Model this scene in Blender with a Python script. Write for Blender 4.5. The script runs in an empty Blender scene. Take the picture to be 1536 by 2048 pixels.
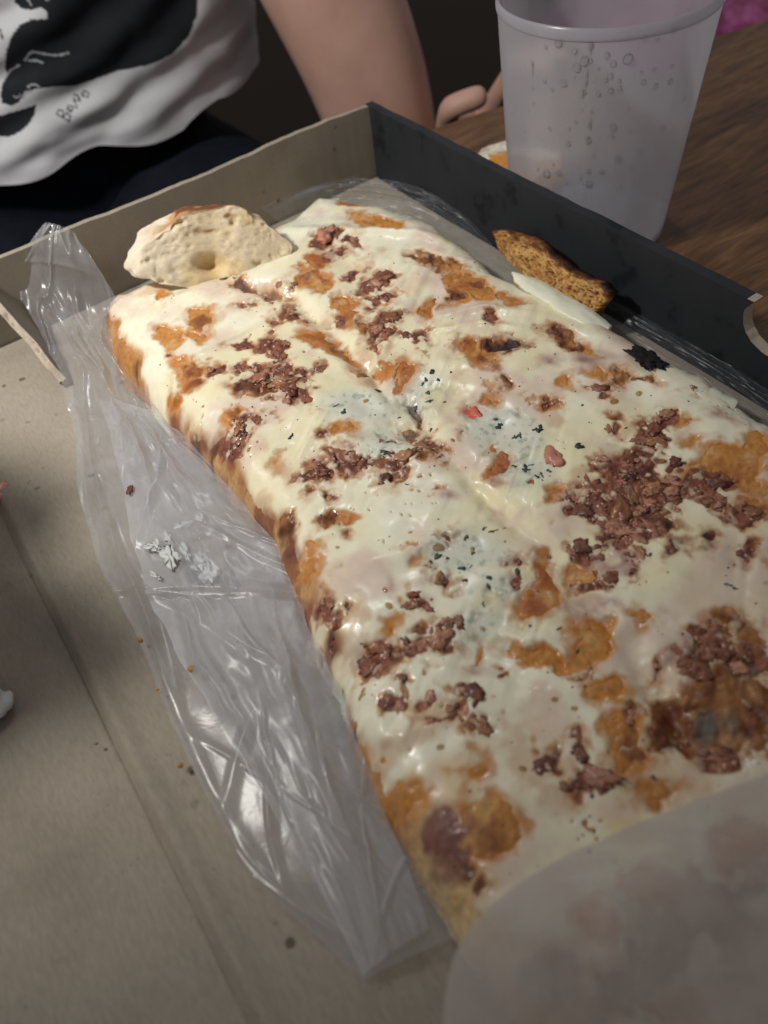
import bpy, bmesh, math, random
import numpy as np
from mathutils import Matrix, Vector

random.seed(7)
S = bpy.context.scene
col = S.collection

# ------------------------------------------------------------------ camera
# world: x runs along the back wall of the box, y along its black side wall, z up;
# the inner far corner of the box stands at the origin on the table top (z = 0).
F, CX, CY = 1538.0, 768.0, 1024.0
RM = np.array([[-0.8124133, 0.5002476, -0.2995613],
               [0.5725958, 0.58746842, -0.57185217],
               [-0.11008488, -0.63610785, -0.76370683]])
CAM = np.array([0.2353, 0.38417, 0.228])
cd = bpy.data.cameras.new('camera'); cam = bpy.data.objects.new('camera', cd); col.objects.link(cam)
m = Matrix.Identity(4)
for i in range(3):
    m[i][0] = RM[i, 0]; m[i][1] = -RM[i, 1]; m[i][2] = -RM[i, 2]; m[i][3] = CAM[i]
cam.matrix_world = m
cd.sensor_fit = 'VERTICAL'; cd.sensor_height = 34.6; cd.lens = F / 2048 * 34.6
cd.clip_start = 0.01; cd.clip_end = 50
cd.dof.use_dof = True; cd.dof.focus_distance = 0.30; cd.dof.aperture_fstop = 8.0
S.camera = cam

# ------------------------------------------------------------------ world, lamps, exposure
w = bpy.data.worlds.new('World'); S.world = w; w.use_nodes = True
bg = w.node_tree.nodes['Background']
bg.inputs[0].default_value = (1.0, 0.965, 0.93, 1); bg.inputs[1].default_value = 0.165
S.view_settings.view_transform = 'Standard'; S.view_settings.look = 'None'
S.view_settings.exposure = 0.0; S.view_settings.gamma = 1.0

def spot(name, loc, target, power, size, blend, radius, color):
    l = bpy.data.lights.new(name, 'SPOT'); l.energy = power; l.spot_size = math.radians(size)
    l.spot_blend = blend; l.shadow_soft_size = radius; l.color = color
    o = bpy.data.objects.new(name, l); col.objects.link(o); o.location = loc
    o.rotation_euler = (Vector(target) - Vector(loc)).to_track_quat('-Z', 'Y').to_euler()
    return o
spot('pendant_lamp', (0.42, 0.05, 0.45), (0.19, -0.06, 0), 10.8, 104, 1.0, 0.024, (1.0, 0.96, 0.895))
spot('room_lamp', (-0.45, -0.75, 1.5), (0.0, 0.1, 0), 9, 70, 0.8, 0.06, (0.92, 0.96, 1.0))

# ------------------------------------------------------------------ helpers
def ray(px, py):
    return RM @ np.array([(px - CX) / F, (py - CY) / F, 1.0])
def at(px, py, z):
    d = ray(px, py); return CAM + d * ((z - CAM[2]) / d[2])
def pix(P):
    q = (np.asarray(P) - CAM) @ RM
    return q[..., 0] / q[..., 2] * F + CX, q[..., 1] / q[..., 2] * F + CY
def lin(r, g, b):
    c = np.array([r, g, b]) / 255.0
    return np.where(c <= 0.04045, c / 12.92, ((c + 0.055) / 1.055) ** 2.4)

_rs = np.random.RandomState(11)
_perm = _rs.rand(256, 256)
_p3 = _rs.rand(64, 64, 64)
def n2(x, y, s=0):
    x = x + s * 17.31; y = y + s * 9.77
    xi = np.floor(x).astype(int); yi = np.floor(y).astype(int)
    fx = x - xi; fy = y - yi
    fx = fx * fx * fx * (fx * (fx * 6 - 15) + 10); fy = fy * fy * fy * (fy * (fy * 6 - 15) + 10)
    a = _perm[xi & 255, yi & 255]; b = _perm[(xi + 1) & 255, yi & 255]
    c = _perm[xi & 255, (yi + 1) & 255]; d = _perm[(xi + 1) & 255, (yi + 1) & 255]
    return (a * (1 - fx) + b * fx) * (1 - fy) + (c * (1 - fx) + d * fx) * fy * 1.0 - 0.5
def fbm(x, y, f, o=4, s=0):
    v = 0; a = 1.0; t = 0
    for i in range(o):
        v = v + a * n2(x * f + 0.37 * i, y * f + 0.71 * i, s + i); t += a; a *= 0.5; f *= 2.03
    return v / t * 1.8
def n3(x, y, z):
    xi = np.floor(x).astype(int); yi = np.floor(y).astype(int); zi = np.floor(z).astype(int)
    fx = x - xi; fy = y - yi; fz = z - zi
    fx = fx * fx * (3 - 2 * fx); fy = fy * fy * (3 - 2 * fy); fz = fz * fz * (3 - 2 * fz)
    r = 0
    for i in (0, 1):
        for j in (0, 1):
            for k in (0, 1):
                r = r + _p3[(xi + i) & 63, (yi + j) & 63, (zi + k) & 63] * (fx if i else 1 - fx) * (fy if j else 1 - fy) * (fz if k else 1 - fz)
    return r - 0.5
def f3(P, f, o=3, s=0):
    v = 0; a = 1.0; t = 0
    for i in range(o):
        v = v + a * n3(P[:, 0] * f + 3.1 * s + i, P[:, 1] * f + 7.7 * s, P[:, 2] * f + 1.3 * s); t += a; a *= 0.5; f *= 2.03
    return v / t * 1.8
def sst(a, b, x):
    t = np.clip((x - a) / (b - a), 0, 1); return t * t * (3 - 2 * t)
def mixc(c, k, w):
    return c * (1 - w[:, None]) + np.asarray(k) * w[:, None]

def mesh_obj(name, V, Fq, mat, parent=None, smooth=True, color=None):
    me = bpy.data.meshes.new(name)
    V = np.asarray(V, dtype=np.float32)
    if isinstance(Fq, np.ndarray):
        n, k = Fq.shape
        me.vertices.add(len(V)); me.vertices.foreach_set('co', V.ravel())
        me.loops.add(n * k); me.loops.foreach_set('vertex_index', Fq.astype(np.int32).ravel())
        me.polygons.add(n); me.polygons.foreach_set('loop_start', np.arange(0, n * k, k, dtype=np.int32))
        me.update(calc_edges=True)
    else:
        me.from_pydata([tuple(map(float, v)) for v in V], [], [tuple(map(int, f)) for f in Fq])
    me.polygons.foreach_set('use_smooth', [smooth] * len(me.polygons))
    if color is not None:
        ca = me.color_attributes.new('Col', 'FLOAT_COLOR', 'POINT')
        c4 = np.ones((len(V), 4), dtype=np.float32); c4[:, :color.shape[1]] = color
        ca.data.foreach_set('color', c4.ravel())
    me.validate()
    o = bpy.data.objects.new(name, me); col.objects.link(o)
    if mat: me.materials.append(mat)
    if parent: o.parent = parent
    return o
def empty(name, loc=(0, 0, 0)):
    o = bpy.data.objects.new(name, None); col.objects.link(o); o.location = loc; o.empty_display_size = 0.02
    return o
def tag(o, label=None, cat=None, group=None, kind=None):
    for k, v in (('label', label), ('category', cat), ('group', group), ('kind', kind)):
        if v: o[k] = v
    return o
def box_obj(name, lo, hi, mat, parent=None, bev=0.0, seg=1):
    bm = bmesh.new(); bmesh.ops.create_cube(bm, size=1)
    for v in bm.verts:
        v.co = Vector([lo[i] + (v.co[i] + 0.5) * (hi[i] - lo[i]) for i in range(3)])
    if bev: bmesh.ops.bevel(bm, geom=bm.edges[:], offset=bev, segments=seg, affect='EDGES', profile=0.5)
    me = bpy.data.meshes.new(name); bm.to_mesh(me); bm.free(); me.materials.append(mat)
    o = bpy.data.objects.new(name, me); col.objects.link(o)
    if parent: o.parent = parent
    return o
def grid_faces(nr, nc, keep=None):
    i = np.arange(nr * nc).reshape(nr, nc)
    q = np.stack([i[:-1, :-1], i[:-1, 1:], i[1:, 1:], i[1:, :-1]], -1).reshape(-1, 4)
    if keep is not None:
        q = q[keep.ravel()[q].any(1)]
    return q
def solid(V, nr, nc, N, th):
    """a grid sheet -> closed slab of thickness th along -N"""
    V = V.reshape(nr, nc, 3); B = V - N.reshape(nr, nc, 3) * th
    allv = np.concatenate([V.reshape(-1, 3), B.reshape(-1, 3)])
    q = grid_faces(nr, nc); i = np.arange(nr * nc).reshape(nr, nc); o = nr * nc
    rim = np.concatenate([i[0, :], i[1:, -1], i[-1, -2::-1], i[-2:0:-1, 0]])
    nx = np.roll(rim, -1)
    side = np.stack([nx, rim, rim + o, nx + o], -1)
    return allv, np.concatenate([q, q[:, ::-1] + o, side])
def normals(V, nr, nc):
    G = V.reshape(nr, nc, 3); du = np.gradient(G, axis=1); dv = np.gradient(G, axis=0)
    N = np.cross(du, dv); N /= np.linalg.norm(N, axis=-1, keepdims=True) + 1e-12
    return N.reshape(-1, 3)

# ------------------------------------------------------------------ materials
def mat(name):
    M = bpy.data.materials.new(name); M.use_nodes = True
    nt = M.node_tree; return M, nt, nt.nodes['Principled BSDF']
def nd(nt, t, **k):
    n = nt.nodes.new(t)
    for a, v in k.items():
        if a in n.inputs: n.inputs[a].default_value = v
        else: setattr(n, a, v)
    return n
def coords(nt, scale=(1, 1, 1), kind='Object'):
    tc = nd(nt, 'ShaderNodeTexCoord'); mp = nd(nt, 'ShaderNodeMapping'); mp.inputs['Scale'].default_value = scale
    nt.links.new(tc.outputs[kind], mp.inputs[0]); return mp.outputs[0]
def noise(nt, co, scale, detail=4, rough=0.55, dist=0):
    n = nd(nt, 'ShaderNodeTexNoise', Scale=scale, Detail=detail, Roughness=rough, Distortion=dist)
    nt.links.new(co, n.inputs['Vector']); return n.outputs['Fac']
def ramp(nt, fac, stops):
    r = nd(nt, 'ShaderNodeValToRGB'); e = r.color_ramp.elements
    while len(e) < len(stops): e.new(0.5)
    for i, (p, c) in enumerate(stops):
        e[i].position = p; e[i].color = (*c, 1) if len(c) == 3 else c
    nt.links.new(fac, r.inputs[0]); return r.outputs[0]
def mul(nt, a, b, fac=1.0, mode='MULTIPLY'):
    x = nd(nt, 'ShaderNodeMix', data_type='RGBA', blend_type=mode); x.inputs[0].default_value = fac
    nt.links.new(a, x.inputs[6])
    if isinstance(b, tuple): x.inputs[7].default_value = (*b, 1)
    else: nt.links.new(b, x.inputs[7])
    return x.outputs[2]
def mixf(nt, fac, a, b):
    x = nd(nt, 'ShaderNodeMix', data_type='RGBA'); nt.links.new(fac, x.inputs[0])
    for k, v in ((6, a), (7, b)):
        if isinstance(v, tuple): x.inputs[k].default_value = (*v, 1)
        else: nt.links.new(v, x.inputs[k])
    return x.outputs[2]
def bump(nt, p, h, strength, dist):
    b = nd(nt, 'ShaderNodeBump', Strength=strength, Distance=dist)
    nt.links.new(h, b.inputs['Height']); nt.links.new(b.outputs[0], p.inputs['Normal']); return b

def vc_mat(name, rough=0.5, sss=0.0, nscale=900, namp=0.18, bscale=700, bstr=0.3, bdist=0.0004, coat=0.0, spec=0.5):
    M, nt, p = mat(name)
    at_ = nd(nt, 'ShaderNodeVertexColor', layer_name='Col')
    co = coords(nt)
    f = noise(nt, co, nscale, 4)
    g = ramp(nt, f, [(0.25, (1 - namp * 1.6,) * 3), (0.75, (1 + namp * 0.4,) * 3)])
    nt.links.new(mul(nt, at_.outputs[0], g), p.inputs['Base Color'])
    rn = noise(nt, co, 130, 3)
    rr = ramp(nt, rn, [(0.3, (rough - 0.12,) * 3), (0.7, (rough + 0.12,) * 3)])
    nt.links.new(rr, p.inputs['Roughness'])
    p.inputs['Specular IOR Level'].default_value = spec
    if sss:
        p.inputs['Subsurface Weight'].default_value = sss
        p.inputs['Subsurface Radius'].default_value = (0.004, 0.0028, 0.0016); p.inputs['Subsurface Scale'].default_value = 0.6
    p.inputs['Coat Weight'].default_value = coat; p.inputs['Coat Roughness'].default_value = 0.12
    bump(nt, p, noise(nt, co, bscale, 5, 0.6), bstr, bdist)
    return M

def cardboard(name, base, dark, stain=0.5):
    M, nt, p = mat(name)
    co = coords(nt)
    fib = noise(nt, coords(nt, (1, 0.25, 1)), 900, 5, 0.7)
    c = ramp(nt, fib, [(0.25, tuple(b * 0.82 for b in base)), (0.75, tuple(min(1, b * 1.13) for b in base))])
    big = noise(nt, co, 14, 3)
    c = mul(nt, c, ramp(nt, big, [(0.3, (0.76, 0.755, 0.74)), (0.5, (0.98, 0.98, 0.98)), (0.7, (1.07, 1.06, 1.05))]))
    # grease and soot specks
    v = nd(nt, 'ShaderNodeTexVoronoi', Scale=95.0, Randomness=1.0); nt.links.new(co, v.inputs['Vector'])
    wob = noise(nt, co, 420, 3)
    add = nd(nt, 'ShaderNodeMath', operation='MULTIPLY_ADD'); nt.links.new(wob, add.inputs[0]); add.inputs[1].default_value = 0.22
    nt.links.new(v.outputs['Distance'], add.inputs[2])
    spot_ = ramp(nt, add.outputs[0], [(0.20, (1, 1, 1)), (0.27, (0, 0, 0))])
    gate = ramp(nt, noise(nt, co, 22, 2), [(0.47, (0, 0, 0)), (0.60, (stain,) * 3)])
    c = mixf(nt, mul(nt, spot_, gate), c, dark)
    fl = nd(nt, 'ShaderNodeTexVoronoi', Scale=320.0, Randomness=1.0); nt.links.new(co, fl.inputs['Vector'])
    fs = ramp(nt, fl.outputs['Distance'], [(0.08, (1, 1, 1)), (0.13, (0, 0, 0))])
    gate2 = ramp(nt, noise(nt, co, 61, 2), [(0.55, (0, 0, 0)), (0.62, (0.55,) * 3)])
    c = mixf(nt, mul(nt, fs, gate2), c, tuple(d * 1.1 for d in dark))
    nt.links.new(c, p.inputs['Base Color'])
    p.inputs['Roughness'].default_value = 0.85; p.inputs['Specular IOR Level'].default_value = 0.2
    fl_ = nd(nt, 'ShaderNodeTexWave', Scale=40.0, Distortion=0.6, wave_type='BANDS', bands_direction='X'); nt.links.new(co, fl_.inputs['Vector'])
    hs = nd(nt, 'ShaderNodeMath', operation='MULTIPLY_ADD'); nt.links.new(fl_.outputs['Fac'], hs.inputs[0]); hs.inputs[1].default_value = 0.35; nt.links.new(fib, hs.inputs[2])
    bump(nt, p, hs.outputs[0], 0.25, 0.0003)
    return M

M_card = cardboard('cardboard_inside', (0.335, 0.294, 0.240), (0.085, 0.066, 0.045), 0.8)
M_cut = cardboard('cardboard_cut_edge', (0.50, 0.43, 0.35), (0.2, 0.15, 0.1), 0.3)
M_black, nt, p = mat('black_printed_card')
c = ramp(nt, noise(nt, coords(nt), 55, 4), [(0.36, (0.010, 0.012, 0.015)), (0.44, (0.021, 0.024, 0.029)), (0.8, (0.026, 0.029, 0.034))])
nt.links.new(c, p.inputs['Base Color']); p.inputs['Roughness'].default_value = 0.62; p.inputs['Specular IOR Level'].default_value = 0.3
bump(nt, p, noise(nt, coords(nt), 700, 4), 0.15, 0.0003)

M_wood, nt, p = mat('dark_varnished_wood')
g1 = noise(nt, coords(nt, (1.0, 7.0, 1.0)), 26, 8, 0.65, 0.6)
g2 = noise(nt, coords(nt, (3, 40, 3)), 30, 4, 0.6)
c = ramp(nt, g1, [(0.28, (0.055, 0.024, 0.010)), (0.5, (0.155, 0.072, 0.029)), (0.72, (0.26, 0.135, 0.056))])
c = mul(nt, c, ramp(nt, g2, [(0.3, (0.6, 0.58, 0.55)), (0.65, (1.1, 1.1, 1.1))]))
nt.links.new(c, p.inputs['Base Color']); p.inputs['Roughness'].default_value = 0.42
bump(nt, p, g2, 0.25, 0.0005)

def film_mat(name, alpha, tint, rough=0.22, gloss=0.16, var=0.25):
    M = bpy.data.materials.new(name); M.use_nodes = True; nt = M.node_tree; nt.nodes.clear()
    out = nd(nt, 'ShaderNodeOutputMaterial')
    tr = nd(nt, 'ShaderNodeBsdfTransparent'); tr.inputs[0].default_value = (0.97, 0.975, 0.98, 1)
    df = nd(nt, 'ShaderNodeBsdfDiffuse'); df.inputs[0].default_value = (*tint, 1)
    tl = nd(nt, 'ShaderNodeBsdfTranslucent'); tl.inputs[0].default_value = (*tint, 1)
    gl = nd(nt, 'ShaderNodeBsdfGlossy', Roughness=rough); gl.inputs[0].default_value = (1, 1, 1, 1)
    dm = nd(nt, 'ShaderNodeMixShader'); dm.inputs[0].default_value = 0.4
    nt.links.new(df.outputs[0], dm.inputs[1]); nt.links.new(tl.outputs[0], dm.inputs[2])
    co = coords(nt)
    f = noise(nt, co, 60, 5, 0.6, 0.8)
    a = ramp(nt, f, [(0.3, (max(0, alpha - var * 0.5),) * 3), (0.7, (min(1, alpha + var * 0.5),) * 3)])
    m1 = nd(nt, 'ShaderNodeMixShader'); nt.links.new(a, m1.inputs[0])
    nt.links.new(tr.outputs[0], m1.inputs[1]); nt.links.new(dm.outputs[0], m1.inputs[2])
    lw = nd(nt, 'ShaderNodeLayerWeight', Blend=0.35)
    sc = nd(nt, 'ShaderNodeMath', operation='MULTIPLY_ADD'); nt.links.new(lw.outputs['Fresnel'], sc.inputs[0])
    sc.inputs[1].default_value = gloss * 1.5; sc.inputs[2].default_value = gloss * 0.3
    m2 = nd(nt, 'ShaderNodeMixShader'); nt.links.new(sc.outputs[0], m2.inputs[0])
    nt.links.new(m1.outputs[0], m2.inputs[1]); nt.links.new(gl.outputs[0], m2.inputs[2])
    b = nd(nt, 'ShaderNodeBump', Strength=0.2, Distance=0.0008)
    nt.links.new(noise(nt, co, 90, 3, 0.55, 0.8), b.inputs['Height'])
    nt.links.new(b.outputs[0], gl.inputs['Normal']); nt.links.new(b.outputs[0], df.inputs['Normal'])
    nt.links.new(m2.outputs[0], out.inputs[0])
    return M
M_film = film_mat('frosted_bag_film', 0.33, (0.74, 0.76, 0.82), 0.30, 0.05, 0.16)
M_clear = film_mat('clear_bag_film', 0.07, (0.55, 0.6, 0.7), 0.28, 0.045, 0.05)
M_front = film_mat('near_bag_film', 0.64, (0.72, 0.665, 0.64), 0.38, 0.06, 0.34)

M_outer = film_mat('outer_bag_film', 0.24, (0.68, 0.70, 0.76), 0.24, 0.06, 0.16)
M_under = film_mat('under_bag_film', 0.26, (0.56, 0.51, 0.47), 0.40, 0.04, 0.30)

# ------------------------------------------------------------------ setting
M_floor, nt, p = mat('dark_floor'); p.inputs['Base Color'].default_value = (0.030, 0.016, 0.010, 1); p.inputs['Roughness'].default_value = 0.8
o = mesh_obj('floor', [(-4, -4, -0.74), (4, -4, -0.74), (4, 3, -0.74), (-4, 3, -0.74)], [(0, 1, 2, 3)], M_floor, smooth=False); tag(o, kind='structure')

# table: its far edge runs just behind the back wall of the box
e0 = np.array([0.75, -0.185]); e1 = np.array([-1.1, 0.153])
tb = empty('table', (0, 0, -0.74)); tag(tb, 'dark brown wooden table with visible grain under the pizza box and cup', 'table')
bm = bmesh.new()
pts = [(e0[0], e0[1]), (e0[0], 0.95), (e1[0], 0.95), (e1[0], e1[1])]
vt = [bm.verts.new((x, y, 0.74)) for x, y in pts]; vb = [bm.verts.new((x, y, 0.71)) for x, y in pts]
bm.faces.new(vt); bm.faces.new(vb[::-1])
for i in range(4): bm.faces.new((vt[i], vb[i], vb[(i + 1) % 4], vt[(i + 1) % 4]))
bmesh.ops.recalc_face_normals(bm, faces=bm.faces[:])
bmesh.ops.bevel(bm, geom=bm.edges[:], offset=0.004, segments=2, affect='EDGES')
me = bpy.data.meshes.new('table_top'); bm.to_mesh(me); bm.free(); me.materials.append(M_wood)
o = bpy.data.objects.new('table_top', me); col.objects.link(o); o.parent = tb
for lx, ly in ((0.68, -0.09), (0.68, 0.88), (-1.0, 0.22), (-1.0, 0.88)):
    box_obj('leg', (lx - 0.03, ly - 0.03, 0.0), (lx + 0.03, ly + 0.03, 0.712), M_wood, tb, 0.004)

# ------------------------------------------------------------------ pizza box
HW = 0.045; WX = 0.2655; LY = 0.47
pb = empty('pizza_box', (0.13, 0.2, 0.0)); tag(pb, 'open brown cardboard pizza box with one black side wall, lid folded flat', 'pizza box')
def pbx(name, *a, **k):
    o = box_obj(name, *a, **k); o.parent = pb; o.matrix_parent_inverse = Matrix.Translation((-0.13, -0.2, 0)); return o
def adopt(o, par, loc):
    o.parent = par; o.matrix_parent_inverse = Matrix.Translation((-loc[0], -loc[1], -loc[2])); return o
PBL = (0.13, 0.2, 0.0)
# base panel with a raised rounded crease along its hinge
ys = np.linspace(0.001, LY, 90); xs = np.concatenate([np.linspace(0.001, 0.25, 40), np.linspace(0.252, WX + 0.004, 26)])
X, Y = np.meshgrid(xs, ys)
def crease_z(X, Y):
    c = WX + 0.0006 * np.sin(Y * 23) + fbm(Y, Y * 0, 60, 2) * 0.0006
    return c
ZB = 0.0045 + 0.0022 * np.exp(-((X - WX + 0.0005) / 0.004) ** 2) + fbm(X, Y, 12, 3, 3) * 0.0008
ZB = np.where(X > WX, ZB - (X - WX) / 0.004 * 0.0032, ZB); ZB = np.maximum(ZB, 0.0003)
V = np.stack([X, Y, ZB], -1).reshape(-1, 3)
adopt(mesh_obj('base_panel', V, grid_faces(len(ys), len(xs)), M_card), pb, PBL)
# lid laid flat to the other side of the hinge
xs = np.concatenate([np.linspace(WX + 0.0035, WX + 0.02, 14), np.linspace(WX + 0.022, WX + 0.30, 50)]); X, Y = np.meshgrid(xs, ys)
Z = 0.0026 + 0.0008 * sst(WX + 0.004, WX + 0.012, X) + fbm(X, Y, 9, 3, 5) * 0.0009 * sst(WX, WX + 0.05, X)
V = np.stack([X, Y, Z], -1).reshape(-1, 3); N = np.tile([0, 0, 1.0], (len(V), 1))
vv, ff = solid(V, len(ys), len(xs), N, 0.0022)
adopt(mesh_obj('lid_panel', vv, ff, M_card), pb, PBL)

# back wall, slightly uneven, brown on both faces
def wall(name, path, z0, z1, th, nrm, m, nz=10, amp=0.0012, s=0, lean=0.0):
    path = np.asarray(path); n = len(path)
    zz = np.linspace(0, 1, nz)
    P = np.zeros((nz, n, 3)); P[:, :, :2] = path[None]
    top = z1 if np.ndim(z1) else np.full(n, z1)
    P[:, :, 2] = z0 + zz[:, None] * (top[None] - z0)
    P[:, :, 0] += lean * (P[:, :, 2] - z0)
    wob = fbm(P[:, :, 0] + P[:, :, 1], P[:, :, 2], 14, 3, s) * amp
    P[:, :, :2] += np.asarray(nrm)[None, None, :2] * wob[..., None]
    P = P.reshape(-1, 3); N = np.tile(np.asarray(nrm, float), (len(P), 1))
    v, f = solid(P, nz, n, N, th)
    return adopt(mesh_obj(name, v, f, m, smooth=False), pb, PBL)
xs = np.linspace(-0.001, 0.275, 90)
top = HW + 0.0006 * np.sin(xs * 40) + fbm(xs, xs * 0, 120, 3) * 0.0007
wall('back_wall', np.stack([xs, 0 * xs], -1), 0.002, top, 0.0032, (0, 1, 0), M_card, s=2)

# black side wall with a round hand hole cut through it
def side_wall():
    hole_c = (0.2660, 0.0385); hr = 0.0115
    y0, y1 = -0.004, LY; n = 400
    bm = bmesh.new()
    ang = np.linspace(math.radians(205), math.radians(-25 + 360 - 360), 2)
    # outline: along the bottom, up the near end, back along the top with the notch cut down into it
    out = [(y0, 0.002), (y1, 0.002), (y1, HW)]
    a0 = math.asin(min(1, (HW - hole_c[1]) / hr))
    arc = [(hole_c[0] + hr * 1.25 * math.cos(t), hole_c[1] + hr * math.sin(t)) for t in np.linspace(a0, -math.pi - a0, 32)]
    arc = [(a + random.uniform(-1, 1) * 0.0003, b + random.uniform(-1, 1) * 0.0003) for a, b in arc]
    out += arc
    for t in np.linspace(arc[-1][0] - 0.003, y0, 60): out.append((t, HW + fbm(np.array([t]), np.array([0.0]), 70, 2, 6)[0] * 0.0006))
    f = bm.faces.new([bm.verts.new((0, a, b)) for a, b in out])
    r = bmesh.ops.extrude_face_region(bm, geom=[f])
    for g in r['geom']:
        if isinstance(g, bmesh.types.BMVert): g.co.x -= 0.0052
    bmesh.ops.recalc_face_normals(bm, faces=bm.faces[:])
    me = bpy.data.meshes.new('side_wall')
    for fc in bm.faces:
        n_ = fc.normal; c_ = fc.calc_center_median()
        fc.material_index = 1 if abs(n_.x) < 0.3 and math.hypot((c_.y - hole_c[0]) / 1.25, c_.z - hole_c[1]) < hr * 1.15 else 0
    bmesh.ops.triangulate(bm, faces=bm.faces[:])
    bm.to_mesh(me); bm.free(); me.materials.append(M_black); me.materials.append(M_cut)
    o = bpy.data.objects.new('side_wall', me); col.objects.link(o); adopt(o, pb, PBL)
    o['label'] = 'black side wall with a round hole showing pale cut card'
side_wall()

# torn corner tab standing at the end of the back wall
ty = np.linspace(0.0, 0.056, 60)
tz = 0.043 - 0.029 * sst(0, 0.056, ty) ** 0.9 - 0.006 * sst(0.048, 0.056, ty) + fbm(ty, ty * 0, 300, 3, 8) * 0.0012
tx = 0.2080 + 0.008 * (ty / 0.056) + fbm(ty, ty * 0, 60, 2, 9) * 0.001
wall('corner_tab', np.stack([tx, ty], -1), 0.004, tz, 0.003, (-1, 0, 0), M_card, nz=8, s=4, lean=0.45)
v = np.stack([tx + 0.0015, ty, tz + 0.0002], -1); 
nn = 5; P = np.stack([np.stack([tx + 0.45 * (tz - 0.004) - 0.0003 + 0.0034 * k / (nn - 1), ty, tz + 0.0003 + fbm(ty * 1.0, ty * 0 + k * 0.3, 420, 3, 12) * 0.0016 * math.sin(math.pi * k / (nn - 1))], -1) for k in range(nn)])
adopt(mesh_obj('torn_edge', P.reshape(-1, 3), grid_faces(nn, len(ty)), M_cut), pb, PBL)

# ------------------------------------------------------------------ pizza
ZS = 0.0275                      # mean height of the pizza's top
PZL = (0.12, 0.22, 0.005)
pz = empty('pizza', PZL); tag(pz, 'long rectangular cheese pizza with bacon crumble and herbs in the open box', 'pizza')

def J(px, py, z=ZS):             # world point and its change per picture pixel
    p0 = at(px, py, z)[:2]; return p0, np.stack([at(px + 1, py, z)[:2] - p0, at(px, py + 1, z)[:2] - p0], 1)
# every bare or topped patch: (kind, x, y, semi-axis, semi-axis, angle); each list has its own frame
TOP = []
def reg(ox, oy, sc, txt):
    kind = None
    for tok in txt.split():
        if tok.isalpha(): kind = tok; continue
        v = [float(q) for q in tok.split(',')]
        TOP.append((kind, ox + v[0] / sc, oy + v[1] / sc, v[2] / sc * 1.12, v[3] / sc * 1.12, v[4] if len(v) > 4 else 0.0))
reg(500, 360, 2.56, '''
O 330,430,55,42 340,510,72,42 490,615,60,42 490,690,38,48 320,800,78,34,10 450,860,88,28,35 1100,500,125,55,35 1040,560,38,58
 1310,580,70,32,10 640,205,130,36,10 490,105,55,22 900,640,48,42 1110,830,52,42 1210,880,58,38 690,935,58,18 800,960,45,58
 490,1260,58,32 1290,1420,58,98 160,1420,22,15
D 900,380,68,28,10 1000,425,58,34,25 1290,810,105,36,-5 1290,990,38,22,45 570,745,42,40 30,1070,48,38 850,1370,85,26,-10 1020,570,20,45
R 1150,1150,46,30,20
M 380,300,44,55 470,280,50,13 520,320,32,32 420,390,60,22,-20 500,480,50,17,-20 640,520,68,38,-20 700,490,58,18 590,630,18,16
 650,600,66,18,-15 740,670,66,32 450,710,33,28 670,740,46,56 740,735,22,18 840,770,48,22 880,810,22,22 650,820,22,38 200,670,38,22
 150,710,18,11 115,755,14,18 270,700,28,16 1240,680,38,20,35 350,955,38,22,-25 120,850,78,56 200,1000,108,66,10 60,1010,78,56
 230,1120,66,36,20 140,1130,56,14 50,1240,44,18,-20 370,1290,48,22 700,1290,56,28 480,1400,86,56 560,1420,56,56 720,1400,86,46
 890,1290,46,46 340,1480,66,36,-20 720,1490,76,36 950,1360,38,22 1110,1255,18,14 1410,1120,22,22 1520,1120,28,22 550,960,28,13
G 60,560,120,20,15 850,1150,22,80,-20 800,1250,45,40
''')
reg(936, 440, 2.56, '''
O 600,640,56,36,30 90,700,56,54 410,925,42,26 500,830,26,32 1350,1230,165,80,10 1480,1150,76,76 1180,1260,56,32 1100,1000,46,56,60
 1160,1110,46,22 680,770,56,18 120,870,36,26 450,1390,48,36 1480,1350,56,46 1490,1440,76,46
D 490,580,88,52,30 190,790,38,22,45 770,790,36,60 780,970,28,18 860,1180,70,36,-20 1000,1330,60,30
M 290,920,18,20 680,840,58,22 880,785,48,18 1170,845,38,16 740,1060,22,26 1010,1000,56,46 930,1050,56,46 960,1110,76,36
 870,1170,115,46,-20 680,1230,56,36 850,1240,105,46 1030,1220,56,28 1000,1320,125,46 640,1370,96,46 600,1430,115,46 800,1300,96,56
 900,1420,190,64 1100,1400,96,56 1290,1420,78,30 700,1480,145,46
M 1250,1330,130,50 1400,1490,110,46
O 1440,1290,110,50
S 420,700,60,40 1270,960,110,36,15 1350,1000,70,20,10 600,700,90,36,20
''')
reg(500, 900, 2.56, '''
O 500,340,56,22 850,495,22,13 880,570,34,16 680,890,36,28 1480,650,76,120 1400,1000,125,28,8 290,580,80,60 330,500,45,34 1160,1005,16,32 700,970,56,18
D 400,345,38,28 500,420,33,11 160,360,66,54 1220,745,14,14
M 300,130,56,36 410,220,36,32 270,220,18,9 360,90,56,36 640,1040,105,76 680,990,56,36 850,970,115,30,-10 980,950,56,26 860,770,76,50
 500,785,25,22 980,660,32,25 940,600,16,11 1010,880,28,18 1070,870,13,42 760,1260,76,46 930,1270,18,28 1090,1220,66,36
 1160,1370,86,30,30 960,1370,66,22 1060,1320,46,22 1200,1410,42,32 780,1150,36,22 915,1090,13,11 1340,660,26,26 1290,560,26,17
 1360,550,26,22 890,190,22,11 980,430,26,12 370,790,50,60 400,870,34,56 340,980,36,36
S 1280,280,60,30,40 1410,280,38,20 870,650,70,34 700,700,16,60 1150,1120,70,30 560,1000,60,70 1000,210,60,25
''')
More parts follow.
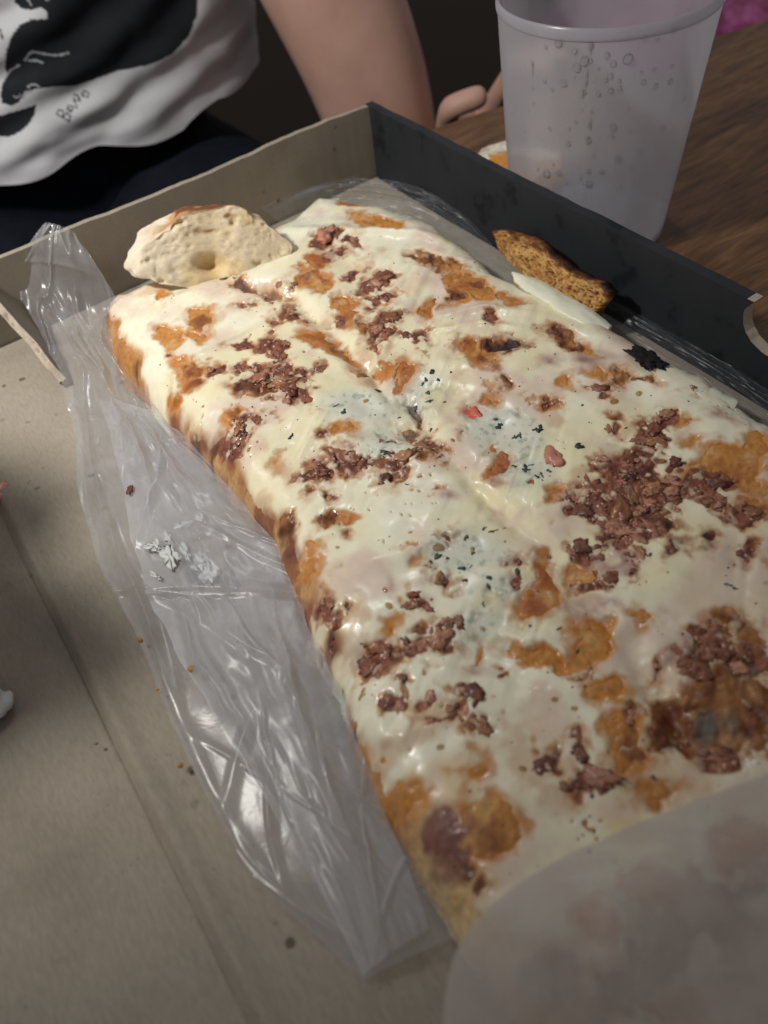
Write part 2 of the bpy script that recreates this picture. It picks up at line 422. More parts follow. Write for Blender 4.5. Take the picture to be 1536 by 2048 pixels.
reg(936, 1000, 2.56, '''
O 380,480,105,120,50 580,330,72,46 340,350,46,36 620,680,96,96 370,750,190,36,8 740,950,100,70 800,1180,105,105 880,1300,96,74,40
 20,1370,66,66 1000,1480,115,55 860,590,56,36
D 1100,240,56,46 1230,190,56,56 1330,620,86,56 1460,680,86,46 1360,880,115,86 1440,1000,145,115 1100,1080,110,110 1080,1200,100,80
 640,1400,46,40 1500,1200,36,56 700,190,40,40 1000,110,70,30
M 870,130,145,84 690,200,56,46 590,230,76,36 800,150,80,46 940,40,190,46 560,40,76,36 850,250,36,22 1430,240,46,36 700,400,96,26
 850,330,36,18 980,830,26,36 860,1060,56,28 380,1300,30,46 545,1200,38,36 560,1300,27,38 590,1420,105,54,-15 70,1120,66,54
 580,870,46,16 180,870,28,22 1170,840,40,60
D 1260,960,110,90 1400,1130,120,100 1180,1180,90,70
M 1200,720,140,60 1450,780,110,60 1300,1290,120,50
G 1280,1160,96,115 1420,840,76,56
S 1120,780,150,110 700,520,120,60 500,560,90,50 760,280,120,60 1000,600,150,40
''')
reg(500, 1448, 2.56, '''
O 750,370,135,84 1240,520,150,170
D 1220,840,50,64 1100,740,66,56
P 980,510,105,110 1020,640,95,96
''')
reg(0, 400, 2.56, '''
O 1030,600,72,52 1020,680,58,36 870,700,58,56,20 960,850,98,36 990,910,48,36 880,970,38,28 1170,1110,56,46 830,485,16,13 1440,1340,26,22
D 1290,970,68,36 1350,960,40,25
M 1260,540,44,14,-10 1420,605,22,11 1480,570,38,22 1120,870,42,22 1450,930,86,56 1380,880,78,28 1260,860,56,28 1240,730,56,18
 1400,760,56,56 1330,1130,42,17,-25 1240,1140,56,46 1200,1220,76,46 1390,650,17,13 1240,440,46,26 1330,480,78,18,15 1480,430,46,22
 850,795,28,11 1310,1200,18,18 1500,980,56,46 1360,1015,28,11
''')

reg(0, 0, 1.0, '''
O 1480,1680,60,50 1300,1760,50,40 1180,1850,50,50 1400,2000,70,50
M 1430,1820,70,60 1520,1900,60,60 1330,1900,50,40 1250,1980,50,50 1500,1760,40,40
P 1100,1950,60,50
O 1625,1010,45,30 1720,1160,55,40 1650,1310,45,32 1800,1380,55,45
M 1605,1120,45,26 1750,1260,45,32 1650,1430,50,34 1830,1230,45,34
''')

# outline of the pizza, seen from above
def outl(lst): return [tuple(at(x, y, z)[:2]) for x, y, z in lst]
OUT = outl([(208, 640, .014), (222, 590, .02), (300, 545, .025), (430, 490, .025), (560, 430, .025), (625, 383, .022), (780, 410, .02), (880, 447, .02),
            (960, 510, .018), (1010, 560, .016), (1100, 598, .015), (1215, 662, .013), (1320, 722, .013), (1420, 776, .013), (1536, 862, .013), (1900, 1075, .013)])
OUT += [(0.05, 0.440), (0.21, 0.440)]
OUT += outl([(935, 1905, .008), (870, 1800, .008), (770, 1640, .008), (712, 1500, .008), (690, 1400, .008), (628, 1310, .008), (590, 1200, .008),
             (545, 1090, .008), (470, 1005, .008), (385, 905, .008), (290, 800, .008), (225, 735, .010)])
OUT = np.array(OUT)
def poly_sd(X, Y, P):
    d = np.full(X.shape, 1e9); ins = np.zeros(X.shape, bool); n = len(P)
    for i in range(n):
        a = P[i]; b = P[(i + 1) % n]; e = b - a
        wx = X - a[0]; wy = Y - a[1]
        t = np.clip((wx * e[0] + wy * e[1]) / (e @ e + 1e-15), 0, 1)
        d = np.minimum(d, (wx - e[0] * t) ** 2 + (wy - e[1] * t) ** 2)
        c = (a[1] > Y) != (b[1] > Y)
        xi = a[0] + (Y - a[1]) / (e[1] + 1e-15) * e[0]
        ins ^= c & (X < xi)
    d = np.sqrt(d); return np.where(ins, d, -d)
def line_d(X, Y, P):             # distance to an open line and the position along it
    d = np.full(X.shape, 1e9); tt = np.zeros(X.shape); n = len(P)
    for i in range(n - 1):
        a = P[i]; e = P[i + 1] - a
        t = np.clip(((X - a[0]) * e[0] + (Y - a[1]) * e[1]) / (e @ e), 0, 1)
        q = np.hypot(X - a[0] - e[0] * t, Y - a[1] - e[1] * t)
        k = q < d; d = np.where(k, q, d); tt = np.where(k, (i + t) / (n - 1), tt)
    return d, tt

st = 0.00052
gx = np.arange(OUT[:, 0].min() - 0.004, OUT[:, 0].max() + 0.004, st); gy = np.arange(OUT[:, 1].min() - 0.004, 0.425, st)
X, Y = np.meshgrid(gx, gy); NR, NC = X.shape
wx = fbm(X, Y, 90, 4, 21) * 0.0035; wy = fbm(X, Y, 90, 4, 31) * 0.0035
ED = poly_sd(X + wx * 0.5, Y + wy * 0.5, OUT)
WXc, WYc = X + wx * 0.9 + fbm(X, Y, 420, 3, 41) * 0.0014, Y + wy * 0.9 + fbm(X, Y, 420, 3, 43) * 0.0014
# ragged version for the torn gaps in the cheese: pulled along the slices' length
WXm = X + wx * 1.5 + fbm(X, Y, 210, 4, 45) * 0.0040; WYm = Y + wy * 1.5 + fbm(X, Y, 210, 4, 47) * 0.0040
DK = {k: np.full(X.shape, 0.05) for k in 'ODMRGSP'}
def ell(D, px, py, a, b, ang, XX, YY):
    p0, jm = J(px, py); c_, s_ = math.cos(math.radians(ang)), math.sin(math.radians(ang))
    A = jm @ np.array([[c_ * a, -s_ * b], [s_ * a, c_ * b]])
    ext = np.abs(A).sum(1) * 1.6 + 0.008
    ix = np.searchsorted(gx, [p0[0] - ext[0], p0[0] + ext[0]]); iy = np.searchsorted(gy, [p0[1] - ext[1], p0[1] + ext[1]])
    sl = (slice(*iy), slice(*ix))
    if X[sl].size == 0: return
    q = np.linalg.inv(A) @ np.stack([(XX[sl] - p0[0]).ravel(), (YY[sl] - p0[1]).ravel()])
    r = np.linalg.norm(q, axis=0); sv = np.sqrt(abs(np.linalg.det(A)))
    D[sl] = np.minimum(D[sl], ((r - 1) * sv).reshape(D[sl].shape))
for k, px, py, a, b, ang in TOP: ell(DK[k], px, py, a, b, ang, *((WXm, WYm) if k in 'MDO' else (WXc, WYc)))

# relief of the dough
def plist(l): return np.array([at(x, y, ZS)[:2] for x, y in l])
prof = np.clip(ED / 0.021, 0, 1); prof = (1 - (1 - prof) ** 2.2) ** (1 / 2.1)
H0 = 0.0208 + fbm(X, Y, 11, 3, 51) * 0.0034 + fbm(X, Y, 38, 3, 53) * 0.0013
px_, py_ = pix(np.stack([X, Y, X * 0 + ZS], -1))
cut1 = plist([(480, 565), (580, 590), (640, 630), (700, 695), (760, 745), (830, 810), (850, 850), (960, 960), (1060, 1060), (1100, 1110), (1180, 1200), (1260, 1270), (1325, 1370), (1380, 1450)])
d1, t1 = line_d(X + wx * 0.4, Y + wy * 0.4, cut1)
cw = 0.4 + 0.6 * sst(-0.1, 0.25, fbm(X, Y, 40, 2, 61))
H0 -= 0.0042 * cw * np.exp(-(d1 / 0.0045) ** 2) * sst(0, .03, t1)
cut2 = plist([(600, 1330), (760, 1290), (900, 1280), (1040, 1320), (1200, 1310), (1330, 1340)])
d2, _ = line_d(X + wx * 0.6, Y + wy * 0.6, cut2); H0 -= 0.0022 * np.exp(-(d2 / 0.006) ** 2)
cut3 = plist([(900, 700), (1010, 680), (1100, 660), (1230, 690)]); d3, _ = line_d(X, Y, cut3); H0 -= 0.0015 * np.exp(-(d3 / 0.004) ** 2)
H0 -= 0.004 * sst(0, 0.02, -(DK['G'] - 0.012)) * 0.6
ZD = 0.0052 + H0 * prof
ZDs = ZD.copy()
ZD += 0.0004 * sst(0.001, -0.004, DK['O']) + (fbm(X, Y, 330, 3, 73) * 0.0013 + 0.0002) * sst(0.001, -0.002, np.minimum(DK['M'], DK['D']))
ZD += fbm(X, Y, 500, 3, 71) * 0.0004 * sst(0, 0.004, ED)

# the cheese sheet: its distance to the nearest bare patch
islands = np.maximum(0, fbm(X, Y, 150, 3, 85) - 0.10) * 0.022 + np.maximum(0, fbm(X, Y, 330, 3, 86) - 0.15) * 0.008
hole = np.minimum.reduce([DK['O'] + 0.0020 + fbm(X, Y, 120, 3, 84) * 0.002, DK['D'] + 0.0008 + islands * 0.4, DK['M'] + 0.0004 + islands, DK['G'] + 0.001, DK['R'] + 0.001, DK['P'] + 0.001])
leftness = sst(0.11, 0.16, X + 0.0 * Y)
back = 0.0065 * leftness * (0.75 + 1.3 * fbm(X, Y, 34, 3, 81)) + 0.004 * sst(0.30, 0.37, Y) * leftness
FC = np.minimum(hole, ED - back - 0.002 * leftness + 0.0012)
DRIP = np.full(X.shape, 0.05)
for q in ((255, 600, 45, 40), (300, 740, 40, 60), (625, 1245, 28, 60), (670, 1330, 45, 60), (735, 1400, 40, 60), (520, 880, 35, 60), (420, 830, 40, 40), (560, 960, 30, 60), (1130, 610, 110, 30, 28), (1040, 570, 40, 30), (1400, 770, 110, 30, 32)):
    ell(DRIP, *(q if len(q) == 5 else (*q, 0)), WXc, WYc)
FC = np.maximum(FC, np.minimum(-DRIP, np.maximum(hole, -0.0005) + 0.001))
FC = FC + 0.0002 + fbm(X, Y, 260, 4, 83) * 0.0012
# random specks where grease broke the sheet
sp = fbm(X, Y, 520, 2, 87) + 0.55 * fbm(X, Y, 60, 2, 88)
FC = np.where(sp > 0.92, np.minimum(FC, (0.95 - sp) * 0.006), FC)
th = 0.0008 * np.sqrt(np.clip(FC / 0.0038, 0, 1)) * (1 + 0.5 * fbm(X, Y, 60, 3, 91))
ridge = np.zeros(X.shape)
for ln, hgt, wd in (([(330, 730), (420, 690), (520, 640), (600, 590)], 0.0016, 0.0022), ([(700, 1140), (800, 1110), (900, 1060), (960, 1030)], 0.0022, 0.0035), ([(560, 460), (700, 462), (830, 465), (900, 480)], 0.0026, 0.004),
                    ([(745, 1425), (775, 1460), (810, 1465), (840, 1440)], 0.0024, 0.003), ([(850, 640), (960, 610), (1080, 620)], 0.0014, 0.0022), ([(860, 660), (960, 640), (1060, 650)], 0.0012, 0.0018), ([(1000, 1260), (1060, 1275), (1110, 1265)], 0.0018, 0.0022),
                    ([(1180, 1180), (1260, 1260), (1320, 1350), (1330, 1420)], 0.0022, 0.003), ([(640, 1180), (660, 1250), (700, 1310)], 0.0016, 0.004), ([(450, 830), (560, 790), (640, 740)], 0.001, 0.002)):
    d_, t_ = line_d(X + wx * 0.5, Y + wy * 0.5, plist(ln)); ridge += 0.65 * hgt * np.exp(-(d_ / wd) ** 2) * np.sin(np.pi * np.clip(t_, 0.02, 0.98)) ** 0.5
# stretched strands: fine furrows that run along the pull of each slice
strand = fbm((X * 0.82 + Y * 0.57) * 0.14, (-X * 0.57 + Y * 0.82), 150, 3, 97) * 0.0011 * sst(-0.15, 0.35, fbm(X, Y, 22, 2, 98))
ZC = np.where(FC > 0, ZDs, np.minimum(ZD, ZDs)) + np.where(FC > 0, th + ridge * sst(0, 0.003, FC) + strand + fbm(X, Y, 75, 2, 99) * 0.0004 * sst(0, 0.003, FC), np.maximum(FC * 1.6, -0.0035)) - 0.00012

fl = lambda a: a.ravel()
n_ = fl(fbm(X, Y, 150, 4, 101)); n_b = fl(fbm(X, Y, 30, 3, 103)); n_c = fl(fbm(X, Y, 420, 3, 105))
# dough colours
CO = np.tile(lin(196, 140, 82), (X.size, 1))
CO = mixc(CO, lin(158, 92, 40), np.clip(0.5 + n_b * 1.6 + n_ * 0.6, 0, 1))
edge = fl(sst(0.016, 0.002, ED))
pale = fl(sst(0.31, 0.345, Y) * sst(0.15, 0.19, X))
CO = mixc(CO, lin(150, 92, 62), edge * np.clip(0.55 + n_b * 1.5, 0, 1) * (1 - pale))
CO = mixc(CO, lin(232, 206, 160), edge * pale)
CO = mixc(CO, lin(120, 72, 58), fl(sst(0.25, 0.5, fbm(X, Y, 48, 3, 107) + 0.1)) * edge * (1 - pale))
CO = mixc(CO, lin(214, 168, 112), fl(sst(0.12, 0.42, fbm(X, Y, 85, 4, 122))) * edge * 0.8)
CO = mixc(CO, lin(92, 50, 34), fl(sst(0.22, 0.5, fbm(X, Y, 120, 4, 123))) * edge * (1 - pale) * 0.85)
CO = mixc(CO, lin(208, 140, 62), fl(sst(0.0015, -0.001, DK['O'])) * np.clip(0.85 + n_ * 0.5, 0, 1))
CO = mixc(CO, lin(170, 96, 44), fl(sst(0.001, -0.005, DK['O'])) * np.clip(0.35 + n_b * 2.2 + n_ * 0.8, 0, 1))
CO = mixc(CO, lin(226, 178, 112), fl(sst(0.001, -0.003, DK['O'])) * fl(sst(0.12, 0.5, fbm(X, Y, 110, 4, 119))) * 0.7)
CO = mixc(CO, lin(120, 62, 34), fl(sst(0.001, -0.004, DK['O'])) * fl(sst(0.30, 0.55, fbm(X, Y, 75, 4, 120))) * 0.8)
CO = mixc(CO, lin(150, 92, 70), fl(sst(0.001, -0.001, DK['M'])) * 0.9)
CO = mixc(CO, lin(112, 60, 42), fl(sst(0.001, -0.001, DK['M'])) * np.clip(0.3 + n_ * 2.0 + n_c * 1.6, 0, 1))
CO = mixc(CO, lin(214, 184, 158), fl(sst(0.001, -0.001, np.minimum(DK['M'], DK['D']))) * fl(sst(0.28, 0.5, fbm(X, Y, 240, 3, 109))))
CO = mixc(CO, lin(118, 62, 26), fl(sst(0.0015, -0.002, DK['D'])) * np.clip(0.7 + n_ * 1.3, 0, 1))
CO = mixc(CO, lin(58, 30, 22), fl(sst(0.0, -0.004, DK['D'])) * np.clip(0.15 + n_b * 1.8 + n_ * 0.9, 0, 1))
CO = mixc(CO, lin(214, 92, 66), fl(sst(0.001, -0.001, DK['R'])) * 0.9)
CO = mixc(CO, lin(132, 84, 76), fl(sst(0.0015, -0.002, DK['P'])) * np.clip(0.9 + n_ * 0.6, 0, 1))
CO = mixc(CO, lin(176, 124, 108), fl(sst(0.0, -0.003, DK['P'])) * fl(sst(0.1, 0.5, fbm(X, Y, 70, 3, 121))) * 0.8)
CO = mixc(CO, lin(112, 98, 88), fl(sst(0.001, -0.002, DK['G'])) * np.clip(0.75 + n_, 0, 1))
keep = ED > -0.0002
F_d = grid_faces(NR, NC, fl(keep))
M_dough = vc_mat('baked_dough', 0.46, 0.0, 500, 0.22, 420, 0.25, 0.0005, 0.08)
def compact(V, Fq, C):
    used = np.zeros(len(V), bool); used[Fq.ravel()] = True
    idx = np.cumsum(used) - 1; return V[used], idx[Fq], C[used]
Vd = np.stack([X, Y, np.maximum(ZD, 0.0052)], -1).reshape(-1, 3)
adopt(mesh_obj('crust_base', *[q for q in compact(Vd, F_d, CO)[:2]], M_dough, color=compact(Vd, F_d, CO)[2]), pz, PZL)

# cheese colours
CC = np.tile(lin(245, 241, 217), (X.size, 1))
CC = mixc(CC, lin(241, 232, 196), np.clip(0.35 + n_b * 2.0, 0, 1))
CC = mixc(CC, lin(226, 190, 138), fl(sst(0.30, 0.62, fbm(X, Y, 27, 4, 112))) * 0.6)
CC = mixc(CC, lin(204, 166, 132), fl(sst(0.18, 0.52, fbm(X, Y, 75, 5, 116))) * 0.6)
CC = mixc(CC, lin(226, 206, 188), fl(sst(0.0, 0.42, fbm(X, Y, 42, 5, 111))) * 0.9)
CC = mixc(CC, lin(222, 194, 160), fl(sst(0.0065, 0.0004, FC)) * np.clip(0.55 + n_ * 1.2, 0, 1))
under = fl(sst(0.0044, -0.0001, FC)) * np.clip(0.85 + n_ * 1.2, 0, 1)
CC = CC * (1 - under[:, None]) + CO * under[:, None]
soft = fl(sst(0.0034, -0.0022, DK['O'] + fbm(X, Y, 180, 4, 115) * 0.0030)) * np.clip(0.92 + n_ * 0.6, 0, 1)
CC = CC * (1 - soft[:, None]) + CO * soft[:, None]
softd = fl(sst(0.0035, -0.0035, np.minimum(DK['D'], DK['M'] + 0.002) + fbm(X, Y, 150, 4, 117) * 0.0030)) * 0.75
CC = CC * (1 - softd[:, None]) + (CO * 0.75 + CC * 0.25) * softd[:, None]
CC = mixc(CC, lin(196, 166, 152), fl(sst(0.003, -0.004, DK['S'])) * np.clip(0.75 + n_ * 1.5, 0, 1))
CC = mixc(CC, lin(128, 92, 86), fl(sst(-0.001, -0.006, DK['S'])) * np.clip(0.1 + n_ * 2.2 + n_c * 0.8, 0, 0.75))
HZ = np.full(X.shape, 0.05)
for q in ((1010, 850, 95, 60, 20), (1060, 930, 70, 45), (930, 1100, 95, 55), (720, 800, 90, 40), (850, 780, 60, 50), (985, 1170, 70, 45), (960, 1240, 60, 60), (760, 870, 60, 40)):
    ell(HZ, *(q if len(q) == 5 else (*q, 0)), WXc, WYc)
CC = mixc(CC, lin(214, 218, 204), fl(sst(0.004, -0.008, HZ)) * 0.8)
CC = mixc(CC, lin(134, 148, 134), fl(sst(0.0, -0.006, HZ)) * 0.6 * fl(sst(0.08, 0.45, fbm(X, Y, 480, 4, 113))))
YZ = np.full(X.shape, 0.05)
for q in ((1345, 1180, 90, 50), (1515, 1200, 40, 35), (880, 785, 30, 30), (970, 1195, 26, 16), (905, 470, 25, 12)): ell(YZ, *q, 0, WXc, WYc)
CC = mixc(CC, lin(226, 208, 142), fl(sst(0.004, -0.006, YZ)) * np.clip(0.5 + n_b * 1.2, 0, 1) * 0.8)
fcm = (FC > -0.0022) & (ED > -0.001)
F_c = grid_faces(NR, NC, fl(fcm))
M_cheese = vc_mat('melted_cheese', 0.34, 0.25, 300, 0.03, 140, 0.05, 0.0004, 0.12, 0.5)
Vc = np.stack([X, Y, np.maximum(ZC, 0.0048)], -1).reshape(-1, 3)
v_, f_, c_ = compact(Vc, F_c, CC)
adopt(mesh_obj('cheese_layer', v_, f_, M_cheese, color=c_), pz, PZL)
ZT = np.maximum(ZD, ZC)
def top_z(x, y):
    i = int(np.clip((y - gy[0]) / st, 0, NR - 1)); j = int(np.clip((x - gx[0]) / st, 0, NC - 1)); return float(ZT[i, j])
def top_n(x, y, e=0.002):
    return Vector((top_z(x - e, y) - top_z(x + e, y), top_z(x, y - e) - top_z(x, y + e), 2 * e)).normalized()
def fc_at(x, y):
    i = int(np.clip((y - gy[0]) / st, 0, NR - 1)); j = int(np.clip((x - gx[0]) / st, 0, NC - 1)); return float(FC[i, j])

# toppings -----------------------------------------------------------------
def rnd_mat(name, stops, rough=0.4, sc=600, bs=0.5, coat=0.0):
    M, nt, p = mat(name)
    oi = nd(nt, 'ShaderNodeObjectInfo'); co = coords(nt)
    c = ramp(nt, oi.outputs['Random'], stops)
    f = noise(nt, co, sc, 4, 0.65)
    c = mul(nt, c, ramp(nt, f, [(0.3, (0.5, 0.45, 0.42)), (0.7, (1.25, 1.2, 1.15))]))
    nt.links.new(c, p.inputs['Base Color']); p.inputs['Roughness'].default_value = rough
    p.inputs['Coat Weight'].default_value = coat; p.inputs['Coat Roughness'].default_value = 0.15
    bump(nt, p, f, bs, 0.0006)
    return M
M_meat = rnd_mat('browned_meat', [(0.0, tuple(lin(108, 60, 42))), (0.25, tuple(lin(160, 106, 82))), (0.5, tuple(lin(202, 150, 128))), (0.7, tuple(lin(132, 78, 48))), (0.85, tuple(lin(186, 136, 100))), (1.0, tuple(lin(74, 40, 30)))], 0.36, 2.2, 0.5, 0.35)
M_herb = rnd_mat('dried_herb', [(0.0, tuple(lin(44, 58, 46))), (0.5, tuple(lin(78, 98, 80))), (0.8, tuple(lin(58, 74, 78))), (1.0, tuple(lin(32, 40, 36)))], 0.5, 2.5, 0.4, 0.2)
M_char, nt, p = mat('charred_crumb'); p.inputs['Base Color'].default_value = (0.006, 0.005, 0.005, 1); p.inputs['Roughness'].default_value = 0.7
M_ham, nt, p = mat('pink_ham'); co = coords(nt)
nt.links.new(ramp(nt, noise(nt, co, 300, 4), [(0.3, tuple(lin(176, 104, 84))), (0.7, tuple(lin(214, 152, 124)))]), p.inputs['Base Color'])
p.inputs['Roughness'].default_value = 0.35; p.inputs['Coat Weight'].default_value = 0.3
M_tom, nt, p = mat('red_tomato'); p.inputs['Base Color'].default_value = (*lin(208, 108, 84), 1); p.inputs['Roughness'].default_value = 0.4

def blob_mesh(name, m, seed, sc=(1, 1, 0.7), sub=2, amp=0.55, freq=1.6):
    bm = bmesh.new(); bmesh.ops.create_icosphere(bm, subdivisions=sub, radius=1)
    P = np.array([v.co[:] for v in bm.verts]); d = 1 + f3(P + seed * 5.3, freq, 3, seed) * amp
    for v, k in zip(bm.verts, d):
        v.co = Vector([v.co[i] * k * sc[i] for i in range(3)])
    me = bpy.data.meshes.new(name); bm.to_mesh(me); bm.free(); me.materials.append(m)
    me.polygons.foreach_set('use_smooth', [True] * len(me.polygons)); return me
meat_me = [blob_mesh('meat_crumble', M_meat, i, (1, random.uniform(0.5, 0.9), random.uniform(0.10, 0.24)), 3, 1.5, 2.4) for i in range(18)]
herb_me = [blob_mesh('herb_flake', M_herb, 40 + i, (1, random.uniform(0.4, 0.8), 0.14), 2, 2.0, 2.6) for i in range(8)]
PZI = Matrix.Translation((-PZL[0], -PZL[1], -PZL[2]))
def put(name, me, x, y, size, sink=0.2, parent=pz, rot=None, stretch=(1, 1, 1)):
    o = bpy.data.objects.new(name, me); col.objects.link(o)
    n = top_n(x, y, 0.003); q = n.to_track_quat('Z', 'Y').to_matrix().to_4x4()
    r = random.uniform(0, 6.28) if rot is None else rot
    o.matrix_world = Matrix.Identity(4)
    o.parent = parent; o.matrix_parent_inverse = PZI
    o.matrix_basis = Matrix.Translation((x, y, top_z(x, y) + size * sink)) @ q @ Matrix.Rotation(r, 4, 'Z') @ Matrix.Diagonal((size * stretch[0], size * stretch[1], size * stretch[2], 1))
    return o
# crumbled meat, heaped where the photograph shows it bare of cheese
ms = [t for t in TOP if t[0] == 'M']
ms.sort(key=lambda t: -t[3] * t[4]); cnt = 0
tot = sum(t[3] * t[4] for t in ms)
for k, px, py, a, b, ang in ms:
    n = max(1, int(round(300 * (a * b) / tot * 0.86 + 0.30)))
    for i in range(n):
        if cnt >= 296: break
        r = math.sqrt(random.random()) * 0.85; t = random.uniform(0, 6.28)
        u, v = r * a * math.cos(t), r * b * math.sin(t); c_, s_ = math.cos(math.radians(ang)), math.sin(math.radians(ang))
        q = at(px + u * c_ - v * s_, py + u * s_ + v * c_, ZS)
        if poly_sd(np.array([[q[0]]]), np.array([[q[1]]]), OUT)[0, 0] < 0.004: continue
        put('meat_crumble', random.choice(meat_me), q[0], q[1], min(random.choice((0.0011, 0.0016, 0.0022, 0.0030, 0.0042)) * random.uniform(0.85, 1.2), 0.0010 + 0.7 * min(a, b) * 0.00019 * 1.5), random.uniform(-0.12, 0.03)); cnt += 1
# the fine grain of the mince between the crumbs: far too fine to count
gr_v = []; gr_f = []; rr = random.Random(9); base = [np.array([v.co[:] for v in meat_me[i].vertices]) for i in range(6)]
def tiny(seed):
    bm = bmesh.new(); bmesh.ops.create_icosphere(bm, subdivisions=1, radius=1)
    P = np.array([v.co[:] for v in bm.verts]); P *= (1 + f3(P + seed * 3.7, 1.9, 2, seed) * 1.3)[:, None]
    Fc = np.array([[v.index for v in f.verts] for f in bm.faces]); bm.free(); return P * np.array([1, 0.7, 0.45]), Fc
tin = [tiny(i) for i in range(8)]; off = 0
for i in range(1500):
    k, px, py, a, b, ang = rr.choices(ms, weights=[t[3] * t[4] for t in ms])[0]
    r = math.sqrt(rr.random()) * 1.05; t = rr.uniform(0, 6.28)
    q = at(px + r * a * math.cos(t), py + r * b * math.sin(t), ZS)
    if fc_at(q[0], q[1]) > 0.0006: continue
    P, Fc = tin[rr.randrange(8)]; sz = rr.choice((0.0003, 0.0005, 0.0008)); c_, s_ = math.cos(t * 5), math.sin(t * 5)
    Q = P * sz; Q = np.stack([Q[:, 0] * c_ - Q[:, 1] * s_, Q[:, 0] * s_ + Q[:, 1] * c_, Q[:, 2]], -1) + np.array([q[0], q[1], top_z(q[0], q[1])])
    gr_v.append(Q); gr_f.append(Fc + off); off += len(Q)
V_ = np.concatenate(gr_v); hue = np.repeat(np.array([rr.random() for _ in gr_v]), [len(q) for q in gr_v])
cg = mixc(np.tile(lin(166, 114, 88), (len(V_), 1)), lin(110, 64, 44), sst(0.35, 0.7, hue)); cg = mixc(cg, lin(214, 176, 148), sst(0.80, 0.88, hue))
o = mesh_obj('mince_grain', V_, np.concatenate(gr_f), vc_mat('mince', 0.42, 0, 900, 0.2, 900, 0.2, 0.0003, 0.15), color=cg); adopt(o, pz, PZL); o['kind'] = 'stuff'
# dark herb flakes
def zpt(ox, oy, txt):
    for tok in txt.split():
        v = [float(q) for q in tok.split(',')]
        yield ox + v[0] / 2.56, oy + v[1] / 2.56, v[2] / 2.56, (v[3] if len(v) > 3 else None)
herbs = list(zpt(500, 360, '''915,1100,26 880,1020,16 930,965,34 690,1370,38 995,1105,13 1030,965,8 350,890,14 760,1170,16 1280,1220,32 1480,1250,36
 1360,1280,30 210,1310,22 440,1140,28 480,1165,28 640,1040,30 1410,1450,36 1480,1500,34 720,780,24 900,1000,20 960,1000,18 905,1060,24 845,1110,30 860,1160,26 920,1230,16 1260,1190,18 1440,1430,20'''))
herbs += list(zpt(936, 440, '''360,1050,32 160,1010,20 300,1250,24 380,1280,38 570,1130,50 1115,1225,12 590,920,14 270,1070,24 420,1260,22 240,1230,20'''))
herbs += list(zpt(500, 900, '''1100,440,18 1090,590,30 1105,650,26 1230,640,32 1220,680,22 1190,770,26 1140,505,28 960,530,34 1010,540,18 1250,390,40 1200,375,28 1300,370,24 1130,580,9
 1370,605,26 745,1280,20 795,150,9 325,42,8 1110,430,20 930,560,22'''))
herbs += list(zpt(936, 1000, '''930,270,32 1340,420,26 1220,1375,15 960,1400,26 250,350,18 1380,440,20 470,640,14 570,745,18 720,1270,18 320,630,10 640,1495,16'''))
herbs += list(zpt(0, 400, '''1140,400,34 1200,395,20 1485,1210,18'''))
for px, py, s, _ in herbs:
    q = at(px, py, ZS); d = 0.5 * s * np.linalg.norm(J(px, py)[1][:, 0])
    put('herb_flake', random.choice(herb_me), q[0], q[1], max(0.0008, d * 1.4), -0.02)
# single larger pieces
q = at(936 + 440 / 2.56, 440 + 1190 / 2.56, ZS); put('ham_piece', blob_mesh('ham_piece', M_ham, 71, (1, 0.6, 0.16), 3, 1.1), q[0], q[1], 0.0048, 0.04, rot=0.5)
q = at(500 + 380 / 2.56, 360 + 300 / 2.56, ZS); put('ham_piece', blob_mesh('ham_piece', M_ham, 73, (0.7, 1, 0.5), 3, 0.8), q[0], q[1], 0.0052, 0.25, rot=0.9)
q = at(500 + 1150 / 2.56, 360 + 1150 / 2.56, ZS); put('tomato_piece', blob_mesh('tomato_piece', M_tom, 77, (1, 0.45, 0.12), 3, 1.6), q[0], q[1], 0.0044, 0.0, rot=2.2)
q = at(936 + 920 / 2.56, 440 + 700 / 2.56, 0.026)
burnt = blob_mesh('burnt_flake', M_char, 79, (1, 0.8, 0.12), 4, 1.5, 2.2)
put('burnt_flake', burnt, q[0], q[1], 0.0058, 0.25)
# pale cheese that ran over the far edge and set there
def flap(L, Rr, k):
    return sheet('cheese_overhang', W(L), W(Rr), M_cheese, pz, PZL, (90, 26), lambda s_, t_, P_: fbm(s_ * 2, t_, 2, 2, k) * 0.0005 + 0.0012 * np.sin(np.pi * t_), 0.0, 0.0018, lambda s_, t_, P_: mixc(np.tile(lin(232, 240, 220), (s_.size, 1)), lin(240, 238, 214), t_.ravel()), rag=0.0010)
# pepper dust: far too fine to count
bm = bmesh.new(); rr = random.Random(4)
for i in range(520):
    x = rr.uniform(gx[0], gx[-1]); y = rr.uniform(gy[0], gy[-1])
    if poly_sd(np.array([[x]]), np.array([[y]]), OUT)[0, 0] < 0.006: continue
    z = top_z(x, y); s = rr.choice([0.00022, 0.0003, 0.00042])
    bmesh.ops.create_icosphere(bm, subdivisions=1, radius=s, matrix=Matrix.Translation((x, y, z)) @ Matrix.Diagonal((1, rr.uniform(0.5, 1), 0.5, 1)))
me = bpy.data.meshes.new('pepper_dust'); bm.to_mesh(me); bm.free(); me.materials.append(M_char)
o = bpy.data.objects.new('pepper_dust', me); col.objects.link(o); adopt(o, pz, PZL); o['kind'] = 'stuff'
